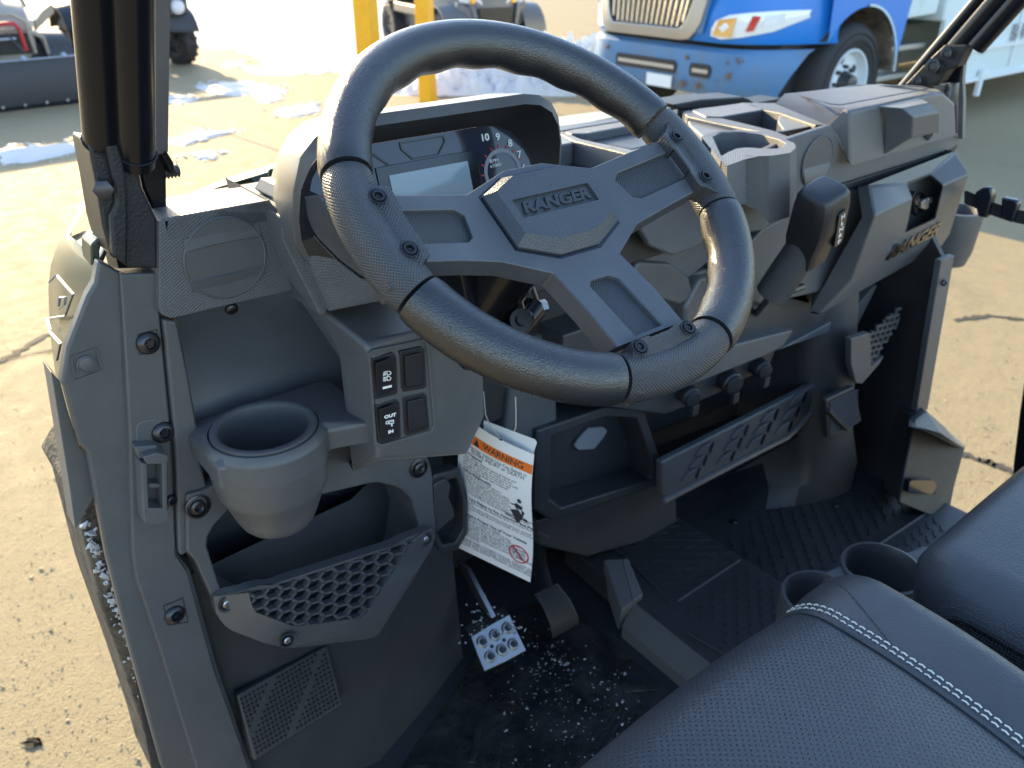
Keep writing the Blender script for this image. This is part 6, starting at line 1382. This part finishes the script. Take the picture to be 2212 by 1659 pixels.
bm = B(); loft(bm, [[nose(2.44-y, z, -.03) for y, z in lo], [nose(2.44-y, z, -.03) for y, z in hi]], closed=False, caps=False); put('headlight', bm, 'clear lens', TR)
on_nose([(.80, .89), (.72, .89), (.66, 1.20), (.80, 1.20), (.82, 1.05)], .035, .02, 'worn blue', 'nose_panel', TR, .01)
wheel_o = B(); c = V3((WX_, .17, .48)); R = .485
bm = B(); lathe(bm, c, V3((0, -1, 0)), [(.27, -.14), (.28, .13), (.30, .15), (.36, .165), (.43, .155), (.468, .125), (.485, .09), (.485, -.10), (.45, -.14)], 64, caps=False)
for rr in (.40, .345): lathe(bm, c, V3((0, -1, 0)), [(rr-.006, .160), (rr, .170), (rr+.006, .160)], 64, caps=False)
WT = put('wheel', bm, 'tyre rubber', TR)
bm = B(); lathe(bm, c, V3((0, -1, 0)), [(.285, .135), (.275, .15), (.262, .145), (.25, .10), (.235, .075), (.16, .06), (.11, .085), (.105, .09)], 56, caps=False); RM = put('rim', bm, 'rim white', WT)
bm = B(); lathe(bm, c, V3((0, -1, 0)), [(.11, .08), (.085, .13), (.075, .18), (.05, .19), (0, .19)], 24, caps=False)
for k in range(8): a = 2*PI*k/8; lathe(bm, c+V3((math.cos(a)*.135, 0, math.sin(a)*.135)), V3((0, -1, 0)), [(.019, .06), (.017, .11), (0, .112)], 6)
put('wheel_hub', bm, 'rim black', RM)
bm = B()
for k in range(5): a = 2*PI*k/5+.55; lathe(bm, c+V3((math.cos(a)*.198, 0, math.sin(a)*.198)), V3((0, -1, 0)), [(.036, .070), (.030, .073), (0, .073)], 20)
split_loose(put('hand_hole', bm, 'grille black', RM), 'hand_hole')
bm = B(); boxb(bm, (.62, 1.22, .66), (.5, 2.0, .5)); put('frame_front', bm, 'grille black', TR)
for x, y in ((WX_, 2.28), (7.2, .22), (7.2, 2.2)):
    bm = B(); lathe(bm, V3((x, y, .48)), V3((0, -1, 0)), [(.1, .10), (.27, .10), (.30, .15), (.43, .155), (.485, .09), (.485, -.10), (.43, -.15), (.1, -.15)], 40, caps=False); put('wheel', bm, 'tyre rubber', TR)
# cab, step, tank, box body
bm = B(); boxb(bm, (2.0, 1.22, 1.85), (.9, 2.30, 1.75)); CBt = put('cab', bm, 'truck white', TR, .05, 3)
bm = B(); boxb(bm, (2.05, .055, 2.15), (.5, .03, .6)); put('cab_window', bm, 'gloss black', CBt)
bm = B(); prism(bm, [V3((1.78, .02, .95)), V3((2.40, .02, .97)), V3((2.40, .02, 1.9)), V3((1.78, .02, 1.9))], V3((0, .04, 0))); put('cab_door', bm, 'truck white', CBt, .02)
bm = B(); boxb(bm, (2.12, .30, .70), (.65, .45, .05)); boxb(bm, (2.12, .35, .44), (.65, .42, .05)); boxb(bm, (2.1, .45, .60), (.7, .30, .34)); put('cab_step', bm, 'dull chrome', TR, .01)
bm = B(); boxb(bm, (2.1, .50, .86), (.8, .3, .16)); put('chassis', bm, 'grille black', TR, .01); 
bm = B(); boxb(bm, (6.05, 1.22, 2.15), (7.2, 2.50, 2.5)); BX = put('box_body', bm, 'truck white', TR, .03)
bm = B(); prism(bm, [V3((2.48, -.04, .30)), V3((9.6, -.04, .30)), V3((9.6, -.04, .92)), V3((2.48, -.04, .92))], V3((0, .05, 0))); boxb(bm, (5.9, 2.45, .52), (7.0, .05, .84)); boxb(bm, (3.6, 1.3, .55), (2.2, .8, .4)); SKt = put('side_skirt', bm, 'truck white', BX, .01)  # far-side panel added low to keep sun from under the box
bm = B()
for x in (4.06, 5.1, 7.4): boxb(bm, (x, -.048, 1.5), (.035, .03, 2.2))
boxb(bm, (6.05, -.06, .62), (7.1, .04, .03)); boxb(bm, (6.05, -.055, .33), (7.1, .03, .04)); split_loose(put('door_frame', bm, 'white body', BX), 'door_frame')
bm = B(); boxb(bm, (3.42, -.07, .26), (.06, .05, .20)); boxb(bm, (3.46, -.07, .38), (.14, .05, .07)); put('skirt_bracket', bm, 'white body', BX, .01)
# lettering on the box side, weathered grey
tx = [words(t, V3((x, -.062, z)), V3((1, 0, 0)), V3((0, 0, 1)), s, .002, sh, .004) for t, x, z, s, sh in (('B', 3.98, .72, .22, .0), ('J', 3.45, .90, .62, .2), ('W', 4.22, .72, .22, 0), ('h', 4.22, .95, .22, 0))]
link('side_lettering', join(tx, 'side_lettering'), 'grey print', BX)
